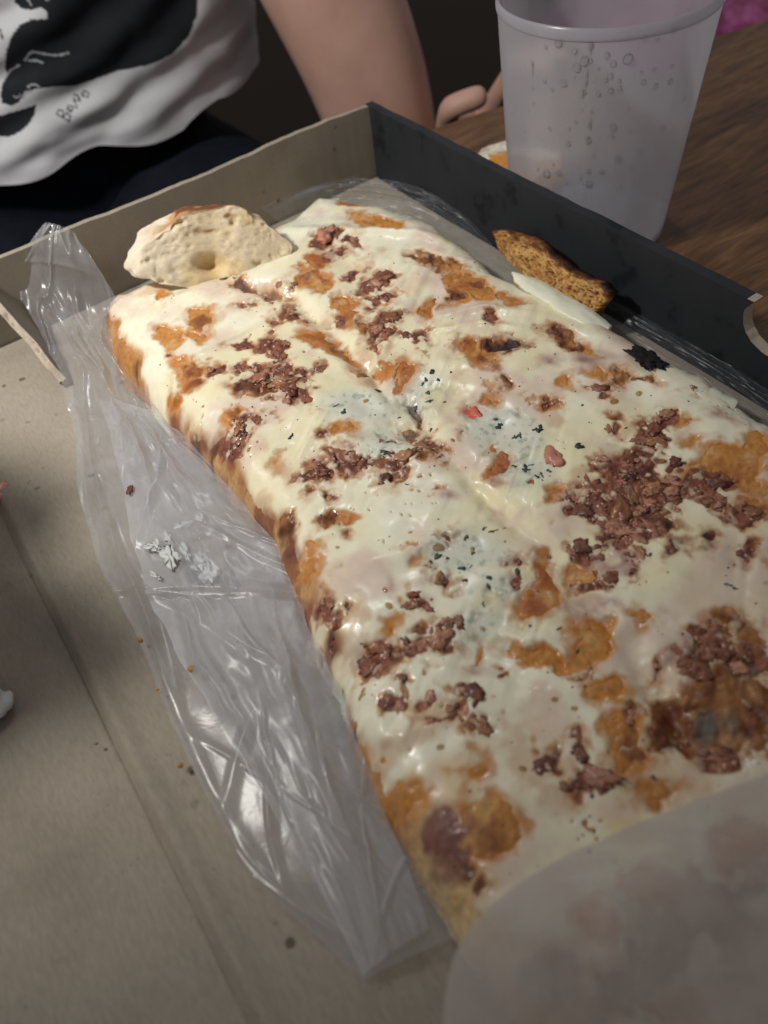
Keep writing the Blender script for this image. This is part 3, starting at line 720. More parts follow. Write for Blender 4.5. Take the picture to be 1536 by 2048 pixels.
# grease beads standing on the cheese
M_oil, nt, p = mat('grease_bead'); p.inputs['Base Color'].default_value = (0.75, 0.55, 0.33, 1); p.inputs['Roughness'].default_value = 0.06
p.inputs['Transmission Weight'].default_value = 0.85; p.inputs['IOR'].default_value = 1.4
bead = blob_mesh('grease_bead', M_oil, 90, (1, 0.75, 0.4), 2, 0.15)
for px, py, s in ((880, 1160, 14), (945, 1090, 8), (895, 1250, 12), (770, 1180, 8), (778, 1212, 11), (848, 1345, 7), (910, 1420, 8), (880, 1490, 9), (1046, 1530, 9), (1110, 1392, 8), (1150, 1410, 8), (876, 1092, 16), (730, 790, 10), (640, 735, 14),
                  (550, 620, 7), (476, 820, 7), (560, 700, 7), (1230, 795, 14), (1280, 775, 12), (1370, 920, 6), (746, 620, 6), (905, 870, 8), (965, 1250, 7), (690, 1205, 7), (1100, 1100, 9), (1180, 1030, 8), (820, 1060, 6), (675, 1095, 6), (895, 1240, 10), (1320, 840, 8)):
    q = at(px, py, ZS); put('grease_bead', bead, q[0], q[1], s * 0.00013, 0.02)

# ------------------------------------------------------------------ plastic bag the pizza came in
BGL = (0.2, 0.2, 0.005)
bag = empty('plastic_bag', BGL); tag(bag, 'crumpled frosted plastic bag spread open under and around the pizza', 'plastic bag')
def sheet(name, L, Rr, m, parent, ploc, n=(220, 90), disp=None, bulge=0.0, thick=0.0, color=None, smooth=True, rag=0.0):
    """a sheet spanned between two world polylines; disp(s, t, P) gives its wrinkles along the sheet normal"""
    def res(pl, k):
        pl = np.asarray(pl, float); d = np.r_[0, np.cumsum(np.linalg.norm(np.diff(pl, axis=0), axis=1))]; d /= d[-1]
        x = np.linspace(0, 1, k)
        # smooth (Catmull-like) resampling by averaging a fine linear one
        q = np.stack([np.interp(x, d, pl[:, i]) for i in range(3)], -1)
        w_ = max(1, k // (len(pl) * 3)); ker = np.ones(2 * w_ + 1) / (2 * w_ + 1)
        qp = np.pad(q, ((w_, w_), (0, 0)), mode='reflect', reflect_type='odd')
        q = np.stack([np.convolve(qp[:, i], ker, 'valid') for i in range(3)], -1)
        if rag: q[:, 0] += fbm(x, x * 0 + len(pl), 9, 4, 290) * rag; q[:, 1] += fbm(x, x * 0 + len(pl), 9, 4, 291) * rag
        return q
    a = res(L, n[0]); b = res(Rr, n[0]); t = np.linspace(0, 1, n[1])
    P = a[:, None] * (1 - t)[None, :, None] + b[:, None] * t[None, :, None]
    P[..., 2] += bulge * np.sin(np.pi * t)[None]
    T = np.broadcast_to(t[None], P.shape[:2]); Sg = np.broadcast_to(np.linspace(0, 1, n[0])[:, None], P.shape[:2])
    N = normals(P.reshape(-1, 3), *n)
    if N[:, 2].mean() < 0: N = -N
    if disp is not None: P = P + (N.reshape(P.shape)) * disp(Sg, T, P)[..., None]
    V = P.reshape(-1, 3)
    if thick:
        mn = normals(V, *n).mean(0); mn /= np.linalg.norm(mn) * (1 if mn[2] > 0 else -1); V, Fq = solid(V, n[0], n[1], np.tile(mn, (len(V), 1)), thick)
    else: Fq = grid_faces(*n)
    C = color(Sg, T, P) if color is not None else None
    if C is not None and thick: C = np.concatenate([C, C])
    return adopt(mesh_obj(name, V, Fq, m, smooth=smooth, color=C), parent, ploc)
def W(lst): return [at(*q) for q in lst]
def tri(x):                      # creased wave: sharp ridges, flat valleys
    return 1 - np.abs((x % 1.0) * 2 - 1)
def crumple(s, t, k):            # sharp random creases of thin film
    rg = random.Random(k); u = s * 0.37; v = t * 0.065 + fbm(s, t, 2.5, 2, k) * 0.003; r = np.zeros(s.shape)
    for i in range(26):
        cu, cv = rg.uniform(0, 0.37), rg.uniform(0, 0.065); a = rg.gauss(0.0, 0.28) if rg.random() < 0.78 else rg.uniform(-1.5, 1.5)
        c_, s_ = math.cos(a), math.sin(a); ln = rg.uniform(0.015, 0.075); wd = rg.uniform(0.0016, 0.005)
        al = (u - cu) * c_ + (v - cv) * s_; ac = -(u - cu) * s_ + (v - cv) * c_
        ac = np.where(ac > 0, ac, -ac * rg.uniform(1.0, 3.0))
        r = np.maximum(r, np.clip(1 - ac / wd, 0, 1) ** 1.3 * np.clip(1.2 - np.abs(al) / ln, 0, 1) * wd * rg.uniform(0.25, 0.5))
    return r
def wr_left(s, t, P):
    x, y = P[..., 0], P[..., 1]
    q = t * 2.2 + 0.5 * fbm(s, t, 2.5, 2, 201) + 0.35 * s
    r = tri(q) ** 9 * 0.0030 * sst(0.05, 0.3, s) * sst(0, 0.12, t) * np.clip(0.6 + fbm(s, t, 3, 2, 202) * 2, 0, 1.3)
    r = r + np.maximum(0, fbm(s * 1.6, t, 3.5, 3, 203)) ** 1.5 * 0.009 * np.sin(np.pi * np.clip(t, 0, 1)) ** 0.6
    q2 = tri(s * 7 + t * 2.2 + fbm(s, t, 3, 2, 207) * 1.6) ** 5 * 0.0026
    r = r + q2 * sst(0.42, 0.25, s) + fbm(s * 2, t * 0.5, 9, 2, 209) * 0.0006
    return r + 0.0004 + crumple(s, t, 261)
L = W([(95, 455, .050), (60, 500, .042), (28, 560, .028), (70, 650, .016), (120, 750, .010), (150, 870, .0075), (165, 1000, .0075), (188, 1120, .0075), (240, 1210, .0075), (285, 1290, .0065), (320, 1400, .0062), (390, 1560, .006), (480, 1700, .006), (590, 1830, .006), (720, 1955, .0062)])
Rr = W([(150, 470, .050), (190, 520, .044), (232, 575, .030), (236, 640, .016), (250, 720, .010), (285, 780, .008), (330, 830, .008), (430, 935, .008), (520, 1040, .008), (585, 1130, .008), (640, 1280, .008), (705, 1400, .008), (740, 1560, .008), (830, 1720, .008), (930, 1880, .008)])
Rr = [p + np.array([-0.006, 0.0, 0.0]) if i > 4 else p for i, p in enumerate(Rr)]
sheet('frosted_side_sheet', L, Rr, M_outer, bag, BGL, (460, 170), wr_left, 0.003, rag=0.0022)
flap([(1020, 543, .022), (1062, 550, .024), (1130, 588, .024), (1190, 622, .023), (1226, 650, .022)], [(1026, 560, .024), (1060, 582, .026), (1120, 620, .026), (1170, 650, .025), (1212, 668, .022)], 321)
flap([(1322, 718, .018), (1370, 742, .019), (1430, 775, .019), (1475, 800, .018)], [(1318, 738, .024), (1360, 770, .025), (1420, 800, .025), (1468, 818, .022)], 323)
# second, inner ply with its own folds, lying over the first along the pizza
def wr_in(s, t, P):
    q = t * 1.7 + 0.45 * fbm(s, t, 2.5, 2, 221) + 0.6 * s
    return 0.0012 + tri(q) ** 10 * 0.0036 * np.sin(np.pi * t) ** 0.5 * np.clip(0.6 + fbm(s, t, 3, 2, 222) * 2, 0.1, 1.3) + np.maximum(0, fbm(s * 2, t, 3, 3, 223)) * 0.004 + crumple(s, t, 281)
L = W([(205, 800, .009), (240, 950, .009), (270, 1080, .009), (300, 1200, .009), (400, 1380, .009), (520, 1580, .009), (640, 1780, .009), (735, 1950, .009)])
Rr = W([(330, 840, .011), (430, 945, .012), (530, 1060, .012), (588, 1140, .012), (630, 1290, .013), (700, 1420, .013), (760, 1620, .012), (860, 1860, .010)])
sheet('folded_inner_ply', L, Rr, M_film, bag, BGL, (420, 150), wr_in, 0.002, rag=0.002)
# clear strip on the far side, curling up against the black wall
def wr_r(s, t, P):
    return 0.0008 + tri(t * 2 + fbm(s, t, 4, 3, 231) * 0.7) ** 4 * 0.0022 + fbm(s, t, 9, 4, 233) * 0.003 * sst(0.5, 0.2, s) + fbm(s * 2, t, 24, 3, 235) * 0.0006
L = W([(520, 415, .030), (600, 378, .032), (700, 352, .034), (800, 362, .032), (870, 388, .028), (940, 440, .022), (1000, 510, .015), (1100, 560, .013), (1225, 598, .013), (1330, 655, .013), (1440, 720, .013), (1536, 783, .013), (1660, 860, .013)])
Rr = W([(560, 450, .020), (640, 405, .020), (720, 410, .020), (800, 430, .018), (880, 465, .015), (950, 520, .012), (1010, 575, .010), (1100, 620, .008), (1215, 690, .008), (1320, 750, .008), (1420, 800, .008), (1536, 890, .008), (1660, 990, .008)])
sheet('clear_far_strip', L, Rr, M_clear, bag, BGL, (260, 60), wr_r, 0.0)
# stiff bright fold of that strip lying across the far end of the pizza
def tube(name, pts, r, m, parent, ploc, seg=10, n=60, flat=0.5):
    pts = np.asarray(pts, float); d = np.r_[0, np.cumsum(np.linalg.norm(np.diff(pts, axis=0), axis=1))]; d /= d[-1]
    x = np.linspace(0, 1, n); c = np.stack([np.interp(x, d, pts[:, i]) for i in range(3)], -1)
    rr = np.interp(x, d, r) if np.ndim(r) else np.full(n, r)
    T = np.gradient(c, axis=0); T /= np.linalg.norm(T, axis=1, keepdims=True)
    U = np.cross(T, [0, 0, 1]); U /= np.linalg.norm(U, axis=1, keepdims=True); Wv = np.cross(U, T)
    a = np.linspace(0, 2 * math.pi, seg, endpoint=False)
    P = c[:, None] + rr[:, None, None] * (U[:, None] * np.cos(a)[None, :, None] + Wv[:, None] * np.sin(a)[None, :, None] * flat)
    V = P.reshape(-1, 3); i = np.arange(n * seg).reshape(n, seg); j = np.roll(i, -1, 1)
    q = np.stack([i[:-1], j[:-1], j[1:], i[1:]], -1).reshape(-1, 4)
    return adopt(mesh_obj(name, V, q, m), parent, ploc)
def wr_f(s, t, P): return 0.0 + fbm(s * 2, t, 8, 3, 241) * 0.0006 + 0.0018 * np.sin(np.pi * t) ** 2
L = W([(570, 442, .031), (680, 425, .034), (790, 404, .036), (868, 393, .036)])
Rr = W([(575, 452, .030), (690, 440, .031), (800, 424, .032), (875, 408, .033)])
sheet('film_fold', L, Rr, M_clear, bag, BGL, (80, 24), wr_f)
# clear ply still stretched over part of the far end
# near end of the bag folded back over the pizza
def wr_n(s, t, P):
    return fbm(s, t, 3, 4, 251) * 0.004 * sst(0, 0.2, t) + tri(t * 2.2 + s * 1.3 + fbm(s, t, 3, 2, 253)) ** 3 * 0.003 * sst(0.02, 0.2, t)
L = W([(880, 2150, .030), (885, 2020, .034), (905, 1900, .038), (985, 1800, .041), (1120, 1715, .043), (1310, 1630, .044), (1540, 1545, .045), (1800, 1450, .045)])
Rr = [np.array(q) for q in ((0.205, 0.46, .030), (0.19, 0.46, .034), (0.17, 0.46, .036), (0.15, 0.46, .038), (0.12, 0.46, .038), (0.09, 0.46, .038), (0.05, 0.46, .036), (0.01, 0.46, .032))]
sheet('near_end_sheet', L, Rr, M_front, bag, BGL, (200, 120), wr_n, 0.004)
L2 = [p + np.array([0.0, 0.0, -0.0035]) for p in L]
Rr2 = [p + np.array([0, 0, -0.005]) for p in Rr]
sheet('turned_under_ply', L2, Rr2, M_under, bag, BGL, (120, 60), wr_n, 0.003)

# ------------------------------------------------------------------ bread chunk and crust on the pizza
def bread():
    bm = bmesh.new(); bmesh.ops.create_icosphere(bm, subdivisions=6, radius=1)
    P = np.array([v.co[:] for v in bm.verts]); P0 = P.copy()
    Fc = np.array([[v.index for v in f.verts] for f in bm.faces]); bm.free()
    e = np.sign(P) * np.abs(P) ** 0.8
    e = e * (1 + f3(P + 9, 1.4, 3, 5) * 0.30)[:, None]
    P = e * np.array([0.037, 0.020, 0.0165])
    P[:, 0] *= 1 - 0.22 * (P[:, 2] / 0.0165)
    # the torn face: everything beyond a plane is pressed back on to it, with the pores of the crumb
    n = np.array([-0.25, 0.86, 0.44]); n /= np.linalg.norm(n)
    d = P @ n - 0.0055
    cutm = d > 0
    face = sst(-0.0002, 0.0012, d)
    u = P @ np.array([1, 0, 0]); v = P[:, 2]
    P = P - np.outer(np.maximum(d, 0), n)
    pore = np.maximum(0, f3(P + 3, 460, 3, 7) - 0.02) * 0.0014 + np.maximum(0, f3(P + 5, 190, 2, 8) - 0.30) * 0.006
    big = np.exp(-(((u + 0.003) / 0.0060) ** 2 + ((v - 0.001) / 0.0045) ** 2)) * 0.0075 + f3(P + 2, 70, 3, 11) * 0.0024 + np.exp(-((v + 0.012) / 0.005) ** 2) * 0.002
    P = P - np.outer(face * (pore + big), n)
    P += P0 * (f3(P0, 7, 3, 2) * 0.0007 * (1 - face))[:, None]
    C = np.tile(lin(226, 208, 180), (len(P), 1))
    up = np.clip(P0[:, 2], 0, 1)
    C = mixc(C, lin(196, 140, 78), sst(0.35, 0.8, up + f3(P0 + 2, 2.2, 3, 4) * 0.6) * (1 - face) * 0.9)
    C = mixc(C, lin(122, 62, 30), sst(0.75, 1.05, up + f3(P0 + 2, 3.5, 3, 9) * 0.7) * (1 - face) * 0.9)
    C = mixc(C, lin(246, 236, 218), sst(0.1, 0.5, f3(P0 + 4, 2.5, 3, 6) + P0[:, 0] * 0.6 - up * 0.3) * (1 - face) * 0.8)
    C = mixc(C, lin(242, 226, 194), face * 0.9)
    C = mixc(C, lin(240, 214, 154), face * sst(0.0, 0.35, f3(P + 1, 60, 3, 3) + 0.1) * 0.6)
    C = mixc(C, lin(206, 168, 100), face * np.clip(big / 0.005, 0, 1) * 0.4)
    C = mixc(C, lin(190, 156, 104), face * np.clip(pore / 0.0012, 0, 1) * 0.6)
    C = mixc(C, lin(240, 226, 200), sst(0.006, 0.016, u + f3(P0, 2, 2, 12) * 0.008) * np.maximum(face, 0.6 * (up < 0.5)) * 0.9)
    o = mesh_obj('bread_chunk', P, Fc, vc_mat('bread', 0.6, 0.15, 800, 0.10, 600, 0.35, 0.0006, 0.0, 0.35), color=C)
    return o
b = bread(); c = at(425, 492, 0.038); b.location = (c[0], c[1], 0.0375); b.rotation_euler = (math.radians(6), math.radians(-6), math.radians(-33))
tag(b, 'torn chunk of floury white bread with open crumb on the far corner of the pizza', 'bread')

def toast_col(s, t, P):
    k = np.clip(fbm(s * 3, t, 6, 4, 301), -1, 1).ravel()
    C = np.tile(lin(216, 170, 104), (s.size, 1))
    C = mixc(C, lin(186, 132, 70), np.clip(0.35 + k * 1.5, 0, 1))
    C = mixc(C, lin(128, 80, 40), sst(0.12, 0.4, fbm(s * 3, t, 22, 2, 305)).ravel() * 0.8)
    C = mixc(C, lin(110, 62, 32), sst(0.70, 0.95, (1 - t).ravel() + k * 0.25))
    C = mixc(C, lin(36, 20, 14), sst(0.93, 1.04, (1 - t).ravel() + k * 0.12))
    return C
def toast_disp(s, t, P): return fbm(s * 3, t, 4, 3, 303) * 0.0010 - np.maximum(0, fbm(s * 3, t, 22, 2, 305) - 0.12) * 0.0034 * np.sin(np.pi * t)
L = W([(982, 460, .028), (1018, 460, .031), (1075, 482, .033), (1130, 530, .033), (1190, 560, .032), (1228, 586, .030)])
Rr = W([(992, 492, .020), (1018, 526, .018), (1060, 560, .018), (1105, 594, .018), (1150, 624, .018), (1188, 642, .018)])
o = sheet('toasted_crust', L, Rr, vc_mat('toast', 0.7, 0, 700, 0.3, 500, 0.6, 0.0008, 0, 0.3), None, (0, 0, 0), (150, 60), toast_disp, 0.001, 0.005, toast_col, rag=0.0022)
tag(o, 'thin golden toasted crust with a charred rim leaning on the black box wall', 'crust')

# slice behind the cup
def slice_col(s, t, P):
    C = np.tile(lin(222, 214, 196), (s.size, 1)); k = fbm(s * 2, t * 2, 4, 3, 311).ravel()
    C = mixc(C, lin(206, 140, 52), sst(0.30, 0.42, t.ravel() + k * 0.1) * (s.ravel() > 0.18))
    return mixc(C, lin(120, 70, 40), sst(0.25, 0.5, k) * 0.5)
c0 = at(960, 310, 0.0)
L = W([(948, 318, .010), (965, 298, .013), (1010, 284, .015), (1070, 278, .015), (1130, 290, .012)])
Rr = W([(955, 332, .009), (1000, 350, .009), (1050, 372, .009), (1090, 372, .009), (1130, 350, .009)])
o = sheet('pizza_slice', L, Rr, vc_mat('slice_top', 0.5, 0, 500, 0.15), None, (0, 0, 0), (50, 50), lambda s, t, P: fbm(s, t, 5, 3, 313) * 0.002, 0.002, 0.010, slice_col)
tag(o, 'piece of pizza with a pale rim lying on the table behind the plastic cup', 'pizza slice')

# ------------------------------------------------------------------ plastic cup
CC0 = (-0.0530, 0.1200); CH = 0.110; RT = 0.0476; RB = 0.0392
M_cup = bpy.data.materials.new('frosted_cup_plastic'); M_cup.use_nodes = True; nt = M_cup.node_tree; nt.nodes.clear()
out = nd(nt, 'ShaderNodeOutputMaterial')
rf = nd(nt, 'ShaderNodeBsdfRefraction', Roughness=0.32, IOR=1.05); rf.inputs[0].default_value = (0.94, 0.94, 0.97, 1)
tr = nd(nt, 'ShaderNodeBsdfTransparent'); tr.inputs[0].default_value = (0.9, 0.9, 0.95, 1)
df = nd(nt, 'ShaderNodeBsdfDiffuse'); df.inputs[0].default_value = (0.80, 0.81, 0.89, 1)
tl = nd(nt, 'ShaderNodeBsdfTranslucent'); tl.inputs[0].default_value = (0.83, 0.835, 0.91, 1)
gl = nd(nt, 'ShaderNodeBsdfGlossy', Roughness=0.24)
m0 = nd(nt, 'ShaderNodeMixShader'); m0.inputs[0].default_value = 0.15; nt.links.new(rf.outputs[0], m0.inputs[1]); nt.links.new(tr.outputs[0], m0.inputs[2])
m1 = nd(nt, 'ShaderNodeMixShader'); m1.inputs[0].default_value = 0.5; nt.links.new(df.outputs[0], m1.inputs[1]); nt.links.new(tl.outputs[0], m1.inputs[2])
m2 = nd(nt, 'ShaderNodeMixShader'); nt.links.new(m0.outputs[0], m2.inputs[1]); nt.links.new(m1.outputs[0], m2.inputs[2])
nt.links.new(ramp(nt, noise(nt, coords(nt, (1, 1, 0.25)), 45, 4), [(0.3, (0.42,) * 3), (0.7, (0.56,) * 3)]), m2.inputs[0])
m3 = nd(nt, 'ShaderNodeMixShader'); lw = nd(nt, 'ShaderNodeLayerWeight', Blend=0.25)
sc = nd(nt, 'ShaderNodeMath', operation='MULTIPLY_ADD'); sc.inputs[1].default_value = 0.35; sc.inputs[2].default_value = 0.03
nt.links.new(lw.outputs['Fresnel'], sc.inputs[0]); nt.links.new(sc.outputs[0], m3.inputs[0])
nt.links.new(m2.outputs[0], m3.inputs[1]); nt.links.new(gl.outputs[0], m3.inputs[2]); nt.links.new(m3.outputs[0], out.inputs[0])
cup = empty('plastic_cup', (CC0[0], CC0[1], 0.0)); tag(cup, 'frosted translucent plastic cup beaded with water drops beside the box', 'cup')
def lathe(name, prof, m, parent, seg=96, close=False):
    a = np.linspace(0, 2 * math.pi, seg, endpoint=False); n = len(prof)
    V = np.array([[r * math.cos(t), r * math.sin(t), z] for r, z in prof for t in a])
    i = np.arange(n * seg).reshape(n, seg); j = np.roll(i, -1, 1)
    q = np.stack([i[:-1], j[:-1], j[1:], i[1:]], -1).reshape(-1, 4)
    if close: q = np.concatenate([q, np.stack([i[-1], j[-1], j[0], i[0]], -1)])
    return mesh_obj(name, V, q, m, parent)
rad = lambda z: RB + (RT - RB) * z / CH
zz = np.linspace(0.0006, CH - 0.004, 14)
lathe('cup_body', [(rad(z), z) for z in zz], M_cup, cup)
lathe('cup_bottom', [(0.0005, 0.004), (0.02, 0.0042), (rad(0.004) - 0.0006, 0.0045)], M_cup, cup)
lathe('cup_rim', [(rad(CH) + 0.0009 * math.cos(t) - 0.0004, CH - 0.0026 + 0.0026 * math.sin(t)) for t in np.linspace(0, 2 * math.pi, 12, endpoint=False)], M_cup, cup, close=True)
M_drop = bpy.data.materials.new('water_drop'); M_drop.use_nodes = True; nt = M_drop.node_tree; nt.nodes.clear()
out = nd(nt, 'ShaderNodeOutputMaterial'); tr = nd(nt, 'ShaderNodeBsdfTransparent'); tr.inputs[0].default_value = (1, 1, 1, 1)
gl = nd(nt, 'ShaderNodeBsdfGlossy', Roughness=0.10); rf = nd(nt, 'ShaderNodeBsdfGlass', Roughness=0.03, IOR=1.33)
m0 = nd(nt, 'ShaderNodeMixShader'); m0.inputs[0].default_value = 0.45; nt.links.new(tr.outputs[0], m0.inputs[1]); nt.links.new(rf.outputs[0], m0.inputs[2])
lw = nd(nt, 'ShaderNodeLayerWeight', Blend=0.20); m1 = nd(nt, 'ShaderNodeMixShader'); nt.links.new(lw.outputs['Fresnel'], m1.inputs[0])
nt.links.new(m0.outputs[0], m1.inputs[1]); nt.links.new(gl.outputs[0], m1.inputs[2]); nt.links.new(m1.outputs[0], out.inputs[0])
drop_me = blob_mesh('water_drop', M_drop, 95, (1, 1, 0.55), 3, 0.05)
def cup_hit(px, py):             # where the line of sight meets the near side of the cup
    d = ray(px, py); lo = None
    for t in np.linspace(0.2, 0.6, 1600):
        q = CAM + d * t
        if math.hypot(q[0] - CC0[0], q[1] - CC0[1]) < rad(q[2]): return q
    return None
drops = [(1170, 122, 15), (1154, 135, 15), (1256, 118, 17), (1128, 166, 13), (1214, 111, 10), (1227, 128, 11), (1221, 152, 10), (1197, 188, 9), (1222, 181, 10), (1239, 177, 9), (1150, 102, 10), (1118, 86, 15),
         (1312, 173, 10), (1287, 164, 9), (1341, 163, 10), (1344, 133, 8), (1327, 256, 10), (1226, 255, 12), (1177, 281, 12), (1137, 287, 11), (1100, 257, 8), (1139, 257, 7), (1178, 250, 7), (1152, 244, 7), (1280, 304, 12),
         (1236, 318, 12), (1188, 310, 7), (1094, 347, 17), (1119, 346, 12), (1177, 342, 10), (1203, 343, 9), (1178, 368, 13), (1237, 375, 12), (1262, 336, 8), (1092, 94, 8), (1065, 126, 8), (1090, 162, 8), (1066, 176, 6),
         (1105, 180, 6), (1067, 207, 6), (1058, 221, 5), (1149, 154, 6), (1172, 168, 6), (1239, 162, 8), (1212, 160, 7), (1197, 136, 7), (1182, 92, 11), (1169, 185, 8), (1165, 220, 5), (1183, 224, 5), (1258, 216, 5), (1259, 262, 7),
         (1223, 272, 8), (1108, 329, 6), (1076, 338, 7), (1133, 367, 6), (1149, 386, 5), (1162, 356, 5), (1290, 78, 9), (1315, 80, 8), (1348, 60, 12), (1309, 139, 7), (1283, 145, 6), (1255, 75, 7), (1369, 198, 8), (1348, 256, 5), (1316, 386, 6),
         (1026, 228, 5), (1050, 262, 5), (1130, 352, 5), (1181, 122, 8)]
for px, py, s in drops:
    q = cup_hit(px, py)
    if q is None: continue
    o = bpy.data.objects.new('water_drop', drop_me); col.objects.link(o)
    n = Vector((q[0] - CC0[0], q[1] - CC0[1], 0)).normalized()
    r = s * 0.5 * 0.36 / F * 1.0
    o.parent = cup
    o.matrix_basis = Matrix.Translation((q[0] - CC0[0], q[1] - CC0[1], q[2])) @ n.to_track_quat('Z', 'Y').to_matrix().to_4x4() @ Matrix.Diagonal((r, r * random.uniform(0.95, 1.25), r, 1))
for px, py, ln in ((1182, 90, 26), (1174, 150, 34), (1166, 185, 18), (1182, 245, 22), (1066, 140, 18), (1176, 280, 16)):   # runs of water
    q = cup_hit(px, py); o = bpy.data.objects.new('water_run', drop_me); col.objects.link(o); o.parent = cup
    n = Vector((q[0] - CC0[0], q[1] - CC0[1], 0)).normalized()
    X_ = n.cross(Vector((0, 0, 1))).normalized(); B = Matrix((X_, Vector((0, 0, 1)), n)).transposed().to_4x4()
    o.matrix_basis = Matrix.Translation((q[0] - CC0[0], q[1] - CC0[1], q[2])) @ B @ Matrix.Diagonal((0.0006, ln * 0.5 * 0.0003, 0.0007, 1))

# ------------------------------------------------------------------ crumbs and scraps
def scrap(name, mesh, px, py, z, size, label, cat, group=None, st_=(1, 1, 1)):
    o = bpy.data.objects.new(name, mesh); col.objects.link(o); q = at(px, py, z)
    o.location = q; o.scale = [size * k for k in st_]; o.rotation_euler = (0, 0, random.uniform(0, 6.28))
    tag(o, label, cat, group); return o
M_crumb = rnd_mat('bread_crumb', [(0.0, tuple(lin(214, 170, 104))), (1.0, tuple(lin(196, 140, 80)))], 0.7, 700, 0.6)
crumb_me = [blob_mesh('bread_crumb', M_crumb, 110 + i, (1, 0.7, 0.6), 2, 0.9) for i in range(3)]
for px, py, s, z in ((381, 1337, 0.0016, .0105), (280, 1280, 0.0010, .008), (360, 1530, 0.0010, .009), (192, 1487, 0.0007, .0065), (315, 1380, 0.0006, .0085)):
    scrap('bread_crumb', random.choice(crumb_me), px, py, z, s, 'tiny golden bread crumb lying beside the frosted plastic bag', 'crumb', 'crumbs beside the bag')
scrap('meat_crumb', meat_me[3], 259, 980, .0125, 0.0022, 'small red-brown meat crumb lying on the frosted plastic bag', 'crumb')
scrap('meat_scrap', blob_mesh('meat_scrap', M_meat, 130, (1, 1.2, 0.6), 3, 0.7), -12, 992, .005, 0.0056, 'brown meat scrap on the grey lid panel of the box', 'meat scrap')
M_pap, nt, p = mat('white_tissue'); p.inputs['Base Color'].default_value = (0.62, 0.63, 0.63, 1); p.inputs['Roughness'].default_value = 0.9
scrap('paper_napkin', blob_mesh('paper_napkin', M_pap, 140, (1, 1.3, 0.6), 4, 0.7, 2.4), -58, 1425, .008, 0.0085, 'crumpled white paper napkin lying on the flat lid', 'napkin')
M_smear, nt, p = mat('dried_cheese'); p.inputs['Base Color'].default_value = (0.60, 0.61, 0.60, 1); p.inputs['Roughness'].default_value = 0.35
smear_me = [blob_mesh('cheese_smear', M_smear, 150 + i, (1, random.uniform(0.3, 0.55), 0.05), 3, 2.2, 2.4) for i in range(5)]
for px, py, s, a in ((340, 1110, 20, 62), (372, 1105, 14, 60), (402, 1120, 16, 65), (422, 1145, 18, 60), (312, 1152, 10, 30), (300, 1095, 13, 10), (315, 1092, 10, 70), (365, 1050, 17, -10), (400, 1034, 9, 40), (388, 1135, 7, 20), (405, 1155, 8, 50), (460, 865, 9, 10), (335, 1070, 9, 80), (418, 1068, 6, 0)):
    q = at(px, py, .013); o = bpy.data.objects.new('cheese_smear', random.choice(smear_me)); col.objects.link(o)
    dv = J(px, py, .013)[1] @ np.array([math.cos(math.radians(a)), math.sin(math.radians(a))])
    k = s * 1.0 * np.linalg.norm(dv); o.location = q; o.scale = (k, k, k); o.rotation_euler = (0, 0, math.atan2(dv[1], dv[0]))
    tag(o, 'thin white smear of dried cheese stuck on the frosted bag', 'cheese smear', 'cheese smears on the bag')

